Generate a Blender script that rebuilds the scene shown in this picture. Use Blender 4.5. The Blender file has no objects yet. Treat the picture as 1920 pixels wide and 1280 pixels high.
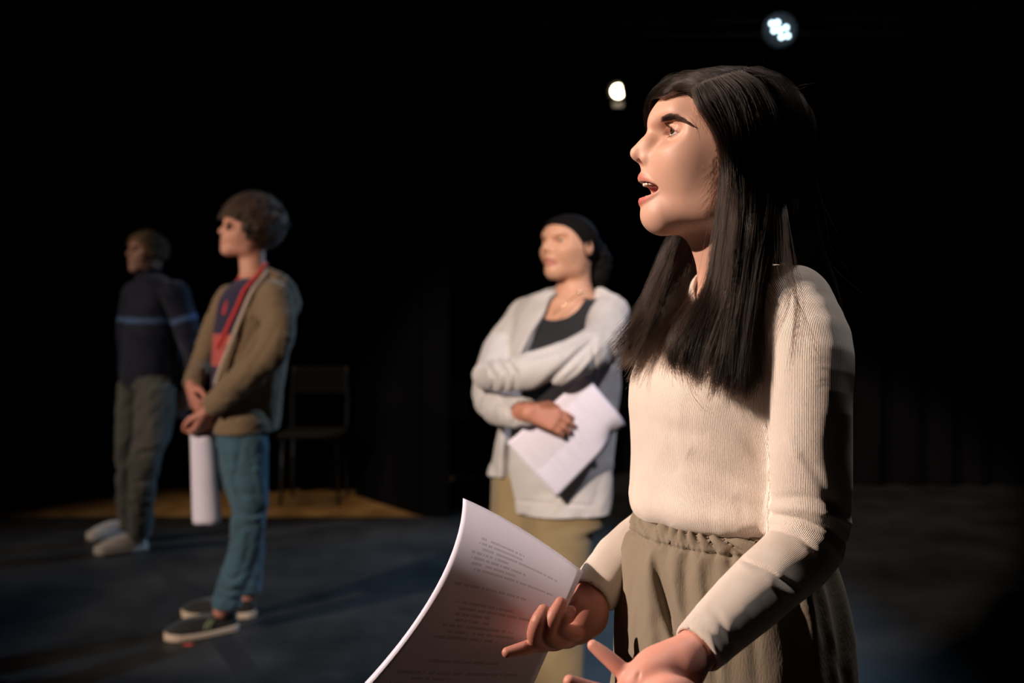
import bpy, math
import numpy as np
from mathutils import Vector, Matrix

# ------------------------------------------------------------------ camera, world, exposure
SC = bpy.context.scene
FPX = 40.0/36.0*1920.0
CAMZ = 1.28
PIT = math.radians(2.15)
SP, CP = math.sin(PIT), math.cos(PIT)
COL = SC.collection
cam_d = bpy.data.cameras.new('camera')
cam = bpy.data.objects.new('camera', cam_d); COL.objects.link(cam)
cam.location = (0, 0, CAMZ)
cam.rotation_euler = (math.pi/2 - PIT, 0, 0)
cam_d.lens = 40.0; cam_d.sensor_width = 36.0
cam_d.clip_start = 0.05; cam_d.clip_end = 60
cam_d.dof.use_dof = True
cam_d.dof.focus_distance = 1.42
cam_d.dof.aperture_fstop = 3.4
cam_d.dof.aperture_blades = 9
SC.camera = cam
SC.view_settings.view_transform = 'Standard'
SC.view_settings.look = 'None'
SC.view_settings.gamma = 1
SC.view_settings.use_curve_mapping = False
SC.view_settings.exposure = 0.0
W = bpy.data.worlds.new('dark_hall'); SC.world = W
W.use_nodes = True
W.node_tree.nodes['Background'].inputs[0].default_value = (0.35, 0.42, 0.55, 1)
W.node_tree.nodes['Background'].inputs[1].default_value = 0.0035

def spot(name, loc, target, energy, color, size_deg, radius=0.08, blend=0.3):
    l = bpy.data.lights.new(name, 'SPOT'); o = bpy.data.objects.new(name, l); COL.objects.link(o)
    l.energy = energy; l.color = color; l.spot_size = math.radians(size_deg); l.spot_blend = blend
    l.shadow_soft_size = radius
    o.location = loc
    o.rotation_euler = (Vector(target)-Vector(loc)).to_track_quat('-Z', 'Y').to_euler()
    return o
WARM = (1.0, 0.80, 0.66)
spot('stage_light_front', (-5.2, 0.95, 3.9), (0.3, 1.45, 1.22), 2650, WARM, 25, 0.06)
spot('stage_light_mid', (-2.4, -2.9, 3.6), (0.25, 3.5, 1.0), 2500, WARM, 15.5, 0.08, 0.35)
spot('added_glint_light', (-5.2, 5.3, 1.85), (-1.03, 4.45, 1.54), 110, WARM, 7, 0.09, 0.3)  # added unseen spot, aimed to make a glint in the teenager's glasses
spot('stage_light_right', (2.6, 1.4, 5.0), (0.35, 3.5, 0.85), 420, (.90, .88, 1.0), 19, 0.12, 0.5)
spot('stage_light_side', (-5.0, -0.8, 3.6), (-1.05, 4.45, .90), 1450, WARM, 21, 0.08, 0.4)
spot('stage_light_low', (-5.6, 3.2, 3.6), (-2.0, 5.85, .55), 430, WARM, 30, 0.1, 1.0)
spot('stage_light_cool', (1.64, 6.93, 2.94), (-0.85, 4.5, 0.0), 290, (0.38, 0.66, 1.0), 68, 0.07, 0.9)
spot('stage_light_top', (0.9, 2.1, 5.0), (0.35, 1.45, 1.4), 220, (1.0, .93, .88), 26, 0.15, 0.6)
spot('stage_light_amber', (-0.9, 7.1, 4.2), (-1.05, 7.0, 0.0), 48, (1.0, .62, .25), 34, 0.05, 0.5)
spot('added_curtain_fill', (0.3, 5.2, 4.6), (-1.75, 7.5, 2.9), 16, (0.6, 0.75, 1.0), 40, 0.1, 0.8)  # added unseen fill that lightens the curtain folds

def P(px, py, d):
    x = (px-960)/FPX*d; v = (640-py)/FPX*d
    return np.array([x, d*CP + v*SP, CAMZ - d*SP + v*CP])
def PM(d): return FPX/d
def zof(py, d): return P(960, py, d)[2]

# ------------------------------------------------------------------ distance-field modelling kit
def cap(p, a, b, ra, rb=None):
    rb = ra if rb is None else rb
    a = np.asarray(a, float); b = np.asarray(b, float); ab = b-a
    t = np.clip(((p-a)@ab)/max(ab@ab, 1e-12), 0, 1)
    q = p-a-t[..., None]*ab
    return np.sqrt((q*q).sum(-1)) - (ra+(rb-ra)*t)
def ell(p, c, r, R=None):
    q = p-np.asarray(c, float)
    if R is not None: q = q@R
    r = np.asarray(r, float)
    k0 = np.sqrt(((q/r)**2).sum(-1)); k1 = np.sqrt(((q/(r*r))**2).sum(-1))
    return k0*(k0-1)/np.maximum(k1, 1e-9)
def rbox(p, c, s, r=0.0, R=None):
    q = p-np.asarray(c, float)
    if R is not None: q = q@R
    q = np.abs(q)-np.asarray(s, float)+r
    return np.sqrt((np.maximum(q, 0)**2).sum(-1))+np.minimum(q.max(-1), 0)-r
def smin(a, b, k):
    h = np.clip(k-np.abs(a-b), 0, None)/k
    return np.minimum(a, b)-h*h*k*0.25
def smax(a, b, k): return -smin(-a, -b, k)
def smins(ds, k):
    d = ds[0]
    for e in ds[1:]: d = smin(d, e, k)
    return d
def plane(p, o, n):
    n = np.asarray(n, float); n = n/np.linalg.norm(n)
    return (p-np.asarray(o, float))@n
def seg_t(p, a, b):
    a = np.asarray(a, float); ab = np.asarray(b, float)-a
    return ((p-a)@ab)/(ab@ab)
def catmull(pts, n=8):
    pts = np.asarray(pts, float)
    if len(pts) < 3: return np.array([pts[0]+(pts[-1]-pts[0])*t for t in np.linspace(0, 1, n+1)])
    q = np.vstack([2*pts[0]-pts[1], pts, 2*pts[-1]-pts[-2]])
    out = []
    for i in range(1, len(q)-2):
        for t in np.linspace(0, 1, n, endpoint=False):
            a, b, c, d = q[i-1], q[i], q[i+1], q[i+2]
            out.append(0.5*((2*b)+(c-a)*t+(2*a-5*b+4*c-d)*t*t+(3*b-a-3*c+d)*t**3))
    out.append(pts[-1])
    return np.array(out)
def chain(p, pts, rad, n=3):
    pr = np.column_stack([np.asarray(pts, float), np.asarray(rad, float)])
    pr = catmull(pr, n)
    d = None
    for i in range(len(pr)-1):
        e = cap(p, pr[i, :3], pr[i+1, :3], pr[i, 3], pr[i+1, 3])
        d = e if d is None else np.minimum(d, e)
    return d
class Loft:
    """stacked elliptical cross-sections along z; rows (z, cx, cy, a, b), yaw turns the wide axis"""
    def __init__(s, rows, yaw):
        r = np.array(sorted(rows), float); s.r = catmull(r, 6); s.c, s.s = math.cos(yaw), math.sin(yaw)
    def uv(s, p, grow=0.0):
        z = p[..., 2]; r = s.r
        x = p[..., 0]-np.interp(z, r[:, 0], r[:, 1]); y = p[..., 1]-np.interp(z, r[:, 0], r[:, 2])
        a = np.interp(z, r[:, 0], r[:, 3])+grow; b = np.interp(z, r[:, 0], r[:, 4])+grow
        return x*s.c+y*s.s, -x*s.s+y*s.c, a, b
    def d(s, p, grow=0.0, rnd=0.02, pw=2.0):
        u, v, a, b = s.uv(p, grow)
        if pw == 2.0: k = np.sqrt((u/a)**2+(v/b)**2)
        else: k = (np.abs(u/a)**pw+np.abs(v/b)**pw)**(1/pw)
        g = np.sqrt((u/(a*a))**2+(v/(b*b))**2)
        d = np.where(k > 0.3, k*(k-1)/np.maximum(g, 1e-6), -0.7*np.minimum(a, b))
        z = p[..., 2]
        return smax(d, np.maximum(s.r[0, 0]-z, z-s.r[-1, 0]), rnd)
def nz(p, f, seed=0, oct=2):
    r = np.random.RandomState(seed); out = 0
    for o in range(oct):
        A = r.normal(size=(3, 3)); A /= np.linalg.norm(A, axis=0); ph = r.uniform(0, 6.28, 6)
        q = (p@A)*f
        q2 = q+1.3*np.sin(q[..., [1, 2, 0]]*0.9+ph[:3])
        out = out+np.sin(q2[..., 0]+ph[3])*np.sin(q2[..., 1]+ph[4])*np.sin(q2[..., 2]+ph[5])/(1.7**o)
        f *= 1.9
    return out
def fold(p, pts, w, amp):
    pts = [np.asarray(q, float) for q in pts]; d = None
    for i in range(len(pts)-1):
        e = cap(p, pts[i], pts[i+1], 0.0); d = e if d is None else np.minimum(d, e)
    return amp*np.exp(-(d/w)**2)

def nets(fn, lo, hi, h, marg=1.5, B=8, proj=2):
    lo = np.array(lo, float); nb = np.ceil((np.array(hi)-lo)/(h*B)).astype(int); dim = nb*B+1
    ax = [lo[i]+(np.arange(nb[i])+0.5)*B*h for i in range(3)]
    C = np.stack(np.meshgrid(*ax, indexing='ij'), -1).reshape(-1, 3)
    fc = np.concatenate([fn(C[i:i+200000]) for i in range(0, len(C), 200000)])
    keep = np.abs(fc) < h*B*0.87*marg+0.004
    D = np.ones(dim, np.float32)
    sg = np.where(fc < 0, -1.0, 1.0).reshape(nb).astype(np.float32)
    D[:-1, :-1, :-1] = sg.repeat(B, 0).repeat(B, 1).repeat(B, 2)
    o = np.arange(B+1)*h
    off = np.stack(np.meshgrid(o, o, o, indexing='ij'), -1).reshape(-1, 3)
    ki = np.argwhere(keep.reshape(nb))
    for i in range(0, len(ki), 400):
        k = ki[i:i+400]
        v = fn(((lo+k*B*h)[:, None, :]+off[None]).reshape(-1, 3)).reshape(len(k), B+1, B+1, B+1)
        for j, (a, b, c) in enumerate(k*B): D[a:a+B+1, b:b+B+1, c:c+B+1] = v[j]
    S = D < 0
    n = np.zeros(np.array(dim)-1, np.uint8)
    sl = lambda o, d: slice(o, d-1+o)
    for a in (0, 1):
        for b in (0, 1):
            for c in (0, 1): n += S[sl(a, dim[0]), sl(b, dim[1]), sl(c, dim[2])]
    act = (n > 0) & (n < 8); idx = np.argwhere(act)
    vid = np.full(act.shape, -1, np.int32); vid[act] = np.arange(len(idx))
    acc = np.zeros((len(idx), 3)); cnt = np.zeros(len(idx))
    cor = [(a, b, c) for a in (0, 1) for b in (0, 1) for c in (0, 1)]
    for c0 in cor:
        for axi in range(3):
            if c0[axi]: continue
            c1 = list(c0); c1[axi] = 1
            i0 = idx+np.array(c0); i1 = idx+np.array(c1)
            v0 = D[i0[:, 0], i0[:, 1], i0[:, 2]]; v1 = D[i1[:, 0], i1[:, 1], i1[:, 2]]
            m = (v0 < 0) != (v1 < 0); t = np.where(m, v0/np.where(m, v0-v1, 1), 0)
            q = np.tile(np.array(c0, float), (len(idx), 1)); q[:, axi] += t
            acc[m] += q[m]; cnt[m] += 1
    V = lo+(idx+acc/cnt[:, None])*h
    Fs = []
    for axi in range(3):
        A = [slice(None)]*3; Bs = [slice(None)]*3; A[axi] = slice(0, -1); Bs[axi] = slice(1, None)
        ch = S[tuple(A)] != S[tuple(Bs)]
        u, w = (axi+1) % 3, (axi+2) % 3
        e = np.argwhere(ch); e = e[(e[:, u] > 0) & (e[:, w] > 0) & (e[:, u] < dim[u]-1) & (e[:, w] < dim[w]-1)]
        s0 = S[e[:, 0], e[:, 1], e[:, 2]]
        du = np.zeros(3, int); du[u] = 1; dw = np.zeros(3, int); dw[w] = 1
        g = lambda q: vid[q[:, 0], q[:, 1], q[:, 2]]
        f = np.stack([g(e-du-dw), g(e-dw), g(e), g(e-du)], 1)
        f[~s0] = f[~s0][:, ::-1]
        Fs.append(f)
    Fa = np.concatenate(Fs); Fa = Fa[(Fa >= 0).all(1)]
    for _ in range(proj):
        f0 = fn(V); e = h*0.3; G = np.empty_like(V)
        for i in range(3):
            q = V.copy(); q[:, i] += e; G[:, i] = (fn(q)-f0)/e
        st = -f0[:, None]*G/np.maximum((G*G).sum(1), 0.05)[:, None]
        L = np.linalg.norm(st, axis=1); V = V+st*np.minimum(1, 0.5*h/np.maximum(L, 1e-9))[:, None]
    return V, Fa

def join(parts):
    Vs, Fs, o = [], [], 0
    for V, Fa in parts: Vs.append(V); Fs.append(Fa+o); o += len(V)
    return np.vstack(Vs), np.vstack(Fs)
def mkmesh(name, V, Fa, mat, parent=None, col=None, attrs=None, smooth=True, origin=None):
    V = np.asarray(V, float)
    if origin is None and parent is not None: origin = np.array(parent['_o'])
    if origin is None: origin = np.zeros(3)
    V = V-np.asarray(origin)
    me = bpy.data.meshes.new(name)
    if isinstance(Fa, np.ndarray):
        k = Fa.shape[1]
        me.vertices.add(len(V)); me.vertices.foreach_set('co', V.astype(np.float32).ravel())
        me.loops.add(Fa.size); me.loops.foreach_set('vertex_index', Fa.astype(np.int32).ravel())
        me.polygons.add(len(Fa)); me.polygons.foreach_set('loop_start', np.arange(0, Fa.size, k, dtype=np.int32))
        me.polygons.foreach_set('loop_total', np.full(len(Fa), k, np.int32))
        me.update(calc_edges=True); me.validate()
    else:
        me.from_pydata([tuple(v) for v in V], [], Fa)
    if smooth: me.polygons.foreach_set('use_smooth', np.ones(len(me.polygons), bool))
    if col is not None:
        a = me.color_attributes.new('tint', 'FLOAT_COLOR', 'POINT')
        a.data.foreach_set('color', np.column_stack([col, np.ones(len(V))]).astype(np.float32).ravel())
    for k_, v_ in (attrs or {}).items():
        a = me.attributes.new(k_, 'FLOAT', 'POINT'); a.data.foreach_set('value', np.asarray(v_, np.float32))
    me.materials.append(mat)
    ob = bpy.data.objects.new(name, me); COL.objects.link(ob)
    ob['_o'] = [float(t) for t in origin]
    if parent is not None: ob.parent = parent
    else: ob.location = tuple(float(t) for t in origin)
    return ob
def tag(o, label=None, cat=None, group=None, kind=None):
    for k, v in (('label', label), ('category', cat), ('group', group), ('kind', kind)):
        if v: o[k] = v
    return o
def empty(name, loc):
    o = bpy.data.objects.new(name, None); COL.objects.link(o); o.location = tuple(float(t) for t in loc)
    o.empty_display_size = 0.1; o['_o'] = [float(t) for t in loc]; return o
def tube(pts, rad, ns=10, closed=False):
    pts = np.asarray(pts, float); n = len(pts); rad = np.broadcast_to(rad, n)
    T = np.gradient(pts, axis=0); T /= np.linalg.norm(T, axis=1)[:, None]
    up = np.array([0, 0, 1.0]) if abs(T[0][2]) < 0.9 else np.array([1.0, 0, 0])
    V = []; N = np.cross(T[0], up); N /= np.linalg.norm(N)
    for i in range(n):
        N = N-T[i]*(N@T[i]); N /= np.linalg.norm(N); Bn = np.cross(T[i], N)
        for j in range(ns):
            a = 2*math.pi*j/ns; V.append(pts[i]+rad[i]*(math.cos(a)*N+math.sin(a)*Bn))
    Fa = [[i*ns+j, i*ns+(j+1) % ns, (i+1)*ns+(j+1) % ns, (i+1)*ns+j] for i in range(n-1) for j in range(ns)]
    Fa.append(list(range(ns))[::-1]); Fa.append([(n-1)*ns+j for j in range(ns)])
    return V, Fa
def mbox(c, s, rz=0.0):
    c = np.asarray(c, float); R = np.array([[math.cos(rz), -math.sin(rz), 0], [math.sin(rz), math.cos(rz), 0], [0, 0, 1]])
    V = [c+R@(np.array(q)*np.asarray(s, float)/2) for q in [(-1,-1,-1),(1,-1,-1),(1,1,-1),(-1,1,-1),(-1,-1,1),(1,-1,1),(1,1,1),(-1,1,1)]]
    return V, [[0,3,2,1],[4,5,6,7],[0,1,5,4],[1,2,6,5],[2,3,7,6],[3,0,4,7]]
def merge(*ms):
    V, Fa = [], []
    for v, f in ms:
        o = len(V); V += [np.asarray(q, float) for q in v]; Fa += [[i+o for i in g] for g in f]
    return V, Fa

# ------------------------------------------------------------------ materials
class NT:
    def __init__(s, name):
        s.m = bpy.data.materials.new(name); s.m.use_nodes = True; s.t = s.m.node_tree; s.b = s.t.nodes['Principled BSDF']
    def n(s, ty, **kw):
        x = s.t.nodes.new(ty)
        for k, v in kw.items():
            if k.startswith('i_'):
                key = k[2:]; key = int(key) if key.isdigit() else key.replace('_', ' ')
                x.inputs[key].default_value = v
            else: setattr(x, k, v)
        return x
    def l(s, a, b): s.t.links.new(a, b)
    def set(s, **kw):
        for k, v in kw.items():
            k = k.replace('_', ' ')
            if k == 'Base Color' and len(v) == 3: v = (*v, 1)
            s.b.inputs[k].default_value = v
        return s
def fabric(name, col, rough=0.85, nscale=60, namt=0.12, bump=0.25, bscale=900, sheen=0.25, bdist=0.0006):
    N = NT(name); N.set(Base_Color=col, Roughness=rough, Sheen_Weight=sheen, Sheen_Roughness=0.5)
    N.b.inputs['Specular IOR Level'].default_value = 0.2
    co = N.n('ShaderNodeTexCoord')
    n1 = N.n('ShaderNodeTexNoise', i_Scale=nscale, i_Detail=4.0); N.l(co.outputs['Object'], n1.inputs['Vector'])
    mx = N.n('ShaderNodeMixRGB', blend_type='MULTIPLY', i_0=1.0); mx.inputs[1].default_value = (*col, 1)
    rp = N.n('ShaderNodeMapRange'); rp.inputs[3].default_value = 1-namt; rp.inputs[4].default_value = 1+namt
    N.l(n1.outputs['Fac'], rp.inputs[0]); N.l(rp.outputs[0], mx.inputs[2]); N.l(mx.outputs[0], N.b.inputs['Base Color'])
    n2 = N.n('ShaderNodeTexNoise', i_Scale=bscale, i_Detail=2.0); N.l(co.outputs['Object'], n2.inputs['Vector'])
    bp = N.n('ShaderNodeBump', i_Strength=bump, i_Distance=bdist); N.l(n2.outputs['Fac'], bp.inputs['Height']); N.l(bp.outputs[0], N.b.inputs['Normal'])
    N.mx = mx; N.bp = bp; N.co = co
    return N
def skinmat(name, rough=0.52, sss=0.12, bump=0.10):
    N = NT(name)
    at = N.n('ShaderNodeVertexColor', layer_name='tint')
    co = N.n('ShaderNodeTexCoord')
    n1 = N.n('ShaderNodeTexNoise', i_Scale=45.0, i_Detail=5.0); N.l(co.outputs['Object'], n1.inputs['Vector'])
    rp = N.n('ShaderNodeMapRange'); rp.inputs[3].default_value = 0.93; rp.inputs[4].default_value = 1.07
    N.l(n1.outputs['Fac'], rp.inputs[0])
    mx = N.n('ShaderNodeMixRGB', blend_type='MULTIPLY', i_0=1.0); N.l(at.outputs['Color'], mx.inputs[1]); N.l(rp.outputs[0], mx.inputs[2])
    N.l(mx.outputs[0], N.b.inputs['Base Color'])
    N.set(Roughness=rough, Subsurface_Weight=sss, Subsurface_Scale=0.006)
    N.b.inputs['Subsurface Radius'].default_value = (1.0, 0.35, 0.2)
    N.b.inputs['Specular IOR Level'].default_value = 0.4
    n2 = N.n('ShaderNodeTexNoise', i_Scale=700.0, i_Detail=2.0); N.l(co.outputs['Object'], n2.inputs['Vector'])
    bp = N.n('ShaderNodeBump', i_Strength=bump, i_Distance=0.0004); N.l(n2.outputs['Fac'], bp.inputs['Height']); N.l(bp.outputs[0], N.b.inputs['Normal'])
    return N.m
def plain(name, col, rough=0.5, metal=0.0, emit=None, es=0.0):
    N = NT(name); N.set(Base_Color=col, Roughness=rough, Metallic=metal)
    if emit: N.b.inputs['Emission Color'].default_value = (*emit, 1); N.b.inputs['Emission Strength'].default_value = es
    return N.m
def hairmat(name, col, rough=0.28, ior=1.4):
    N = NT(name)
    N.t.nodes.remove(N.b)
    h = N.n('ShaderNodeBsdfHairPrincipled', parametrization='COLOR')
    h.inputs['Color'].default_value = (*col, 1); h.inputs['Roughness'].default_value = rough
    h.inputs['Radial Roughness'].default_value = 0.4
    h.inputs['Random Roughness'].default_value = 0.2; h.inputs['IOR'].default_value = ior
    N.l(h.outputs[0], N.t.nodes['Material Output'].inputs[0])
    return N.m

# ------------------------------------------------------------------ head
class Frame:
    """head frame: x = where the face points, y = the person's left, z = up"""
    def __init__(s, o, F, U, sc=1.0):
        s.o = np.asarray(o, float); F = np.asarray(F, float); F = F/np.linalg.norm(F)
        U = np.asarray(U, float); U = U-F*(U@F); U /= np.linalg.norm(U)
        s.R = np.column_stack([F, np.cross(U, F), U]); s.s = sc
    def inv(s, p): return ((p-s.o)@s.R)/s.s
    def w(s, q): return s.o+(np.asarray(q, float)*s.s)@s.R.T
def mirror(q):
    m = q.copy(); m[..., 1] = np.abs(m[..., 1]); return m
UPLIP = [((.1005, 0, -.0370), .0050), ((.1000, .006, -.0366), .0052), ((.0955, .0155, -.0395), .0042), ((.0882, .0235, -.0455), .0028), ((.0770, .0305, -.0530), .0016)]
LOLIP = [((.0992, 0, -.0674), .0064), ((.0980, .007, -.0672), .0062), ((.0935, .0160, -.0648), .0050), ((.0868, .0235, -.0598), .0034), ((.0770, .0305, -.0536), .0016)]
def lips_sdf(m, mouth):
    up = [(np.array(a), r) for a, r in UPLIP]; lo = [(np.array(a), r) for a, r in LOLIP]
    if mouth == 'shut':
        up = [(a+np.array([.0005, 0, -.0058*(1-(a[1]/.0305)**2)]), r) for a, r in up]
        lo = [(a+np.array([-.0005, 0, .0105*(1-(a[1]/.0305)**2)]), r) for a, r in lo]
    du = chain(m, [a for a, r in up], [r for a, r in up], 3)
    dl = chain(m, [a for a, r in lo], [r for a, r in lo], 3)
    return du, dl
def head_sdf(q, mouth='open', ears=True, slim=0.0):
    m = mirror(q)
    if slim: m[..., 1] = m[..., 1]*(1+slim*np.clip((-m[..., 2]-.015)/.07, 0, 1.2))
    d = ell(m, (-.010, 0, .014), (.096, .0735, .083))
    d = smin(d, ell(m, (.034, 0, .032), (.0535, .060, .052)), .02)
    # temples to jaw
    face = ell(m, (.045, 0, -.030), (.052, .054, .062))
    face = smin(face, ell(m, (.026, .027, -.040), (.046, .037, .054)), .02)
    face = smin(face, ell(m, (.050, .038, -.014), (.026, .023, .021)), .034)
    face = smin(face, ell(m, (.060, 0, -.042), (.0430, .029, .040)), .012)
    face = smin(face, ell(m, (.012, .036, -.030), (.046, .0275, .062)), .03)
    jz = 0.0 if mouth == 'open' else .006
    chin = ell(m, (.0775, 0, -.0865+jz), (.0240, .026, .0200))
    face = smin(face, chin, .028)
    face = smin(face, cap(m, (.070, .016, -.088+jz), (.012, .043, -.072), .018, .016), .022)
    face = smin(face, cap(m, (.010, .044, -.068), (-.006, .048, .0), .017, .018), .03)
    d = smin(d, face, .024)
    # brow ridge, orbit hollow
    d = smin(d, cap(m, (.0765, .006, .036), (.062, .038, .040), .0095, .0085), .020)
    d = smax(d, -ell(m, (.0835, .0410, .0170), (.0290, .0235, .0130)), .016)
    d = smax(d, -ell(m, (.0985, .0180, .010), (.0125, .0080, .0120)), .014)
    # eyelids
    eye = ell(m, (.0572, .0312, .0170), (.0142, .0166, .0138))
    d = smin(d, eye, .007)
    yy = (m[..., 1]-.0315); zz = m[..., 2]-.0146+yy*.06
    hh = np.clip(1-(yy/.0138)**2, 0, 1)
    alm = np.where(zz > 0, zz-.0088*hh**.65*(1-yy*14), -zz-.0022*hh**.8)
    alm = np.maximum(alm, np.abs(yy)-.0138)
    slit = np.maximum(alm, -(m[..., 0]-.050)); slit = np.maximum(slit, m[..., 0]-.082)
    d = smax(d, -slit, .0016)
    # upper lid crease
    cr = chain(m, [(.0725, .0190, .0245), (.0730, .0300, .0298), (.0650, .0430, .0240)], [.0004, .0005, .0004], 4)
    d = smax(d, -cr, .003)
    # nose
    ns = chain(m, [(.0800, 0, .0275), (.0890, 0, .0150), (.1000, 0, .0030), (.1068, 0, -.0052)], [.0068, .0070, .0082, .0096], 4)
    ns = smin(ns, ell(m, (.0930, .0118, -.0135), (.0112, .0074, .0086)), .009)
    ns = smin(ns, ell(m, (.0880, .008, .002), (.014, .009, .014)), .012)
    ns = smin(ns, cap(m, (.1050, 0, -.0120), (.0980, 0, -.0200), .0042, .0050), .005)
    d = smin(d, ns, .0060)
    d = smax(d, -ell(m, (.1015, .0058, -.0185), (.0060, .0028, .0062)), .0025)
    # alar crease
    d = smax(d, -chain(m, [(.0850, .0215, -.0110), (.0840, .0205, -.0190), (.0920, .0165, -.0240)], [.0004, .0010, .0004], 3), .0040)
    # philtrum
    d = smax(d, -cap(m, (.1085, 0, -.0225), (.1105, 0, -.0320), .0022), .004)
    du, dl = lips_sdf(m, mouth)
    if mouth == 'open':
        d = smin(d, ell(m, (.081, 0, -.040), (.020, .018, .014)), .008)
        cav = ell(m, (.0930, 0, -.0524), (.0340, .0310, .0110))
        ins = ell(m, (.0680, 0, -.0520), (.0270, .0255, .0170))
        d = smax(d, -cav, .003)
        d = smin(d, du, .004); d = smin(d, dl, .004)
        d = smax(d, -ell(m, (.0960, 0, -.0526), (.037, .0308, .0097)), .002)
        d = smax(d, -ins, .003)
    else:
        d = smin(d, du, .004); d = smin(d, dl, .004)
        d = smax(d, -chain(m, [(.1060, 0, -.0500), (.1020, .010, -.0500), (.0820, .0285, -.0530)], [.0008, .0008, .0012], 4), .002)
    if ears:
        R = np.array([[math.cos(.35), 0, math.sin(.35)], [0, 1, 0], [-math.sin(.35), 0, math.cos(.35)]])
        e = ell(m, (-.012, .078, -.004), (.017, .0075, .030), R)
        e = smax(e, -ell(m, (-.009, .086, .000), (.010, .007, .019), R), .004)
        d = smin(d, e, .008)
    return d
def head_tint(V, fr, skin, lip, mouth):
    q = fr.inv(V); m = mirror(q)
    du, dl = lips_sdf(m, mouth)
    dist = np.minimum(du, dl)
    on = np.clip(1-(dist-.0002)/.0014, 0, 1)*(m[..., 0] > .078)
    ins = np.clip(-ell(m, (.0720, 0, -.052), (.0250, .0262, .0185))/.0015, 0, 1)*(1-on) if mouth == 'open' else 0*on
    skin = np.array(skin); lip = np.array(lip)
    c = skin[None]*(1-on[:, None])+lip[None]*on[:, None]
    # a little rosier on nose and cheeks, a fact of the skin
    rz = np.exp(-((m[..., 0]-.100)**2+(m[..., 1])**2+(m[..., 2]+.006)**2)/.012**2)*.35+np.exp(-((m[..., 1]-.045)**2+(m[..., 0]-.07)**2+(m[..., 2]+.018)**2)/.02**2)*.25
    c = c*(1-rz[:, None]*np.array([0.02, .16, .14]))
    lid = np.exp(-((np.abs(ell(m, (.0575, .0305, .0170), (.0128, .0135, .0124)))/.0012)**2))*(m[..., 0] > .058)*(np.abs(m[..., 2]-.0170) < .009)
    c = c*(1-.45*lid[:, None])
    if mouth == 'open': c = c*(1-ins[:, None])+np.array([.22, .035, .03])*ins[:, None]
    return c
EYE_C = (.0585, .0305, .0170)
def make_eyes(fr, parent, mat, gaze=(1, 0, .12), r=.0118):
    g0 = np.array(gaze, float); g0 /= np.linalg.norm(g0)
    for s in (-1, 1):
        c = np.array([EYE_C[0], s*EYE_C[1], EYE_C[2]])
        V, Fa = [], []; n, k = 40, 32
        a = np.cross(g0, [0, 0, 1.0]); a /= np.linalg.norm(a); b = np.cross(g0, a)
        cols = []
        for i in range(n+1):
            th = math.pi*i/n
            rr = r*(1+.075*math.exp(-(th/.42)**2))
            for j in range(k):
                f = 2*math.pi*j/k
                V.append(fr.w(c+rr*(math.cos(th)*g0+math.sin(th)*(math.cos(f)*a+math.sin(f)*b))))
                cols.append((.004, .003, .003) if th < .20 else (.055, .026, .014) if th < .47 else (.02, .015, .012) if th < .53 else (.72, .66, .62))
        Fa = np.array([[i*k+j, i*k+(j+1) % k, (i+1)*k+(j+1) % k, (i+1)*k+j] for i in range(n) for j in range(k)])
        mkmesh('eye', V, Fa, mat, parent, col=np.array(cols))

# ------------------------------------------------------------------ hair strands
def strands(name, lines, mat, parent, root=.00018, tip=.00006):
    """lines: array (n, k, 3) in world space -> one hair curves object"""
    L = np.asarray(lines, np.float32)-np.array(parent['_o'], np.float32)
    n, k, _ = L.shape
    hc = bpy.data.hair_curves.new(name); hc.add_curves([k]*n)
    hc.attributes['position'].data.foreach_set('vector', L.ravel()) if 'position' in hc.attributes else hc.position_data.foreach_set('vector', L.ravel())
    ra = hc.attributes.get('radius') or hc.attributes.new('radius', 'FLOAT', 'POINT')
    ra.data.foreach_set('value', np.tile(np.linspace(root, tip, k, dtype=np.float32), n))
    hc.materials.append(mat)
    o = bpy.data.objects.new(name, hc); COL.objects.link(o); o.parent = parent
    return o
def sheet(guides, n, rng, k=22, jit=.004, clump=.5, nclump=60, ends=.02, freq=3, wav=.002):
    """strands blended between neighbouring guide curves; guides list of (m,3) arrays"""
    G = np.array([resample(catmull(g, 8), k) for g in guides])
    ng = len(G)
    u = np.sort(rng.uniform(0, ng-1, n)); cu = np.sort(rng.uniform(0, ng-1, nclump))
    ci = cu[np.clip(np.searchsorted(cu, u), 0, nclump-1)]
    t = np.linspace(0, 1, k)
    uu = u[:, None]*(1-clump*t[None]**1.3)+ci[:, None]*(clump*t[None]**1.3)
    i0 = np.clip(uu.astype(int), 0, ng-2); f = (uu-i0)
    T = np.arange(k)[None].repeat(n, 0)
    L = G[i0, T]*(1-f[..., None])+G[i0+1, T]*f[..., None]
    cid = np.clip(np.searchsorted(cu, u), 0, nclump-1)
    cj = rng.normal(size=(nclump, 3))*jit*1.2
    j = rng.normal(size=(n, 3))*jit
    L = L+(j[:, None, :]*(.35+.65*t[None, :, None]*(1-.5*clump)))+cj[cid][:, None, :]*t[None, :, None]
    ph = rng.uniform(0, 6.28, (n, 1, 3)); cph = rng.uniform(0, 6.28, (nclump, 1, 3))[cid]
    L = L+wav*np.sin(t[None, :, None]*freq*2+cph)*t[None, :, None]+wav*.3*np.sin(t[None, :, None]*freq*5+ph)*t[None, :, None]
    # uneven ends
    ln = 1-np.abs(rng.normal(size=n))*ends
    idx = t[None]*ln[:, None]*(k-1); a = np.clip(idx.astype(int), 0, k-2); fr_ = (idx-a)[..., None]
    r = np.arange(n)[:, None]
    return L[r, a]*(1-fr_)+L[r, a+1]*fr_
def resample(q, k):
    q = np.asarray(q, float); s = np.r_[0, np.cumsum(np.linalg.norm(np.diff(q, axis=0), axis=1))]
    t = np.linspace(0, s[-1], k); return np.column_stack([np.interp(t, s, q[:, i]) for i in range(3)])
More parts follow.
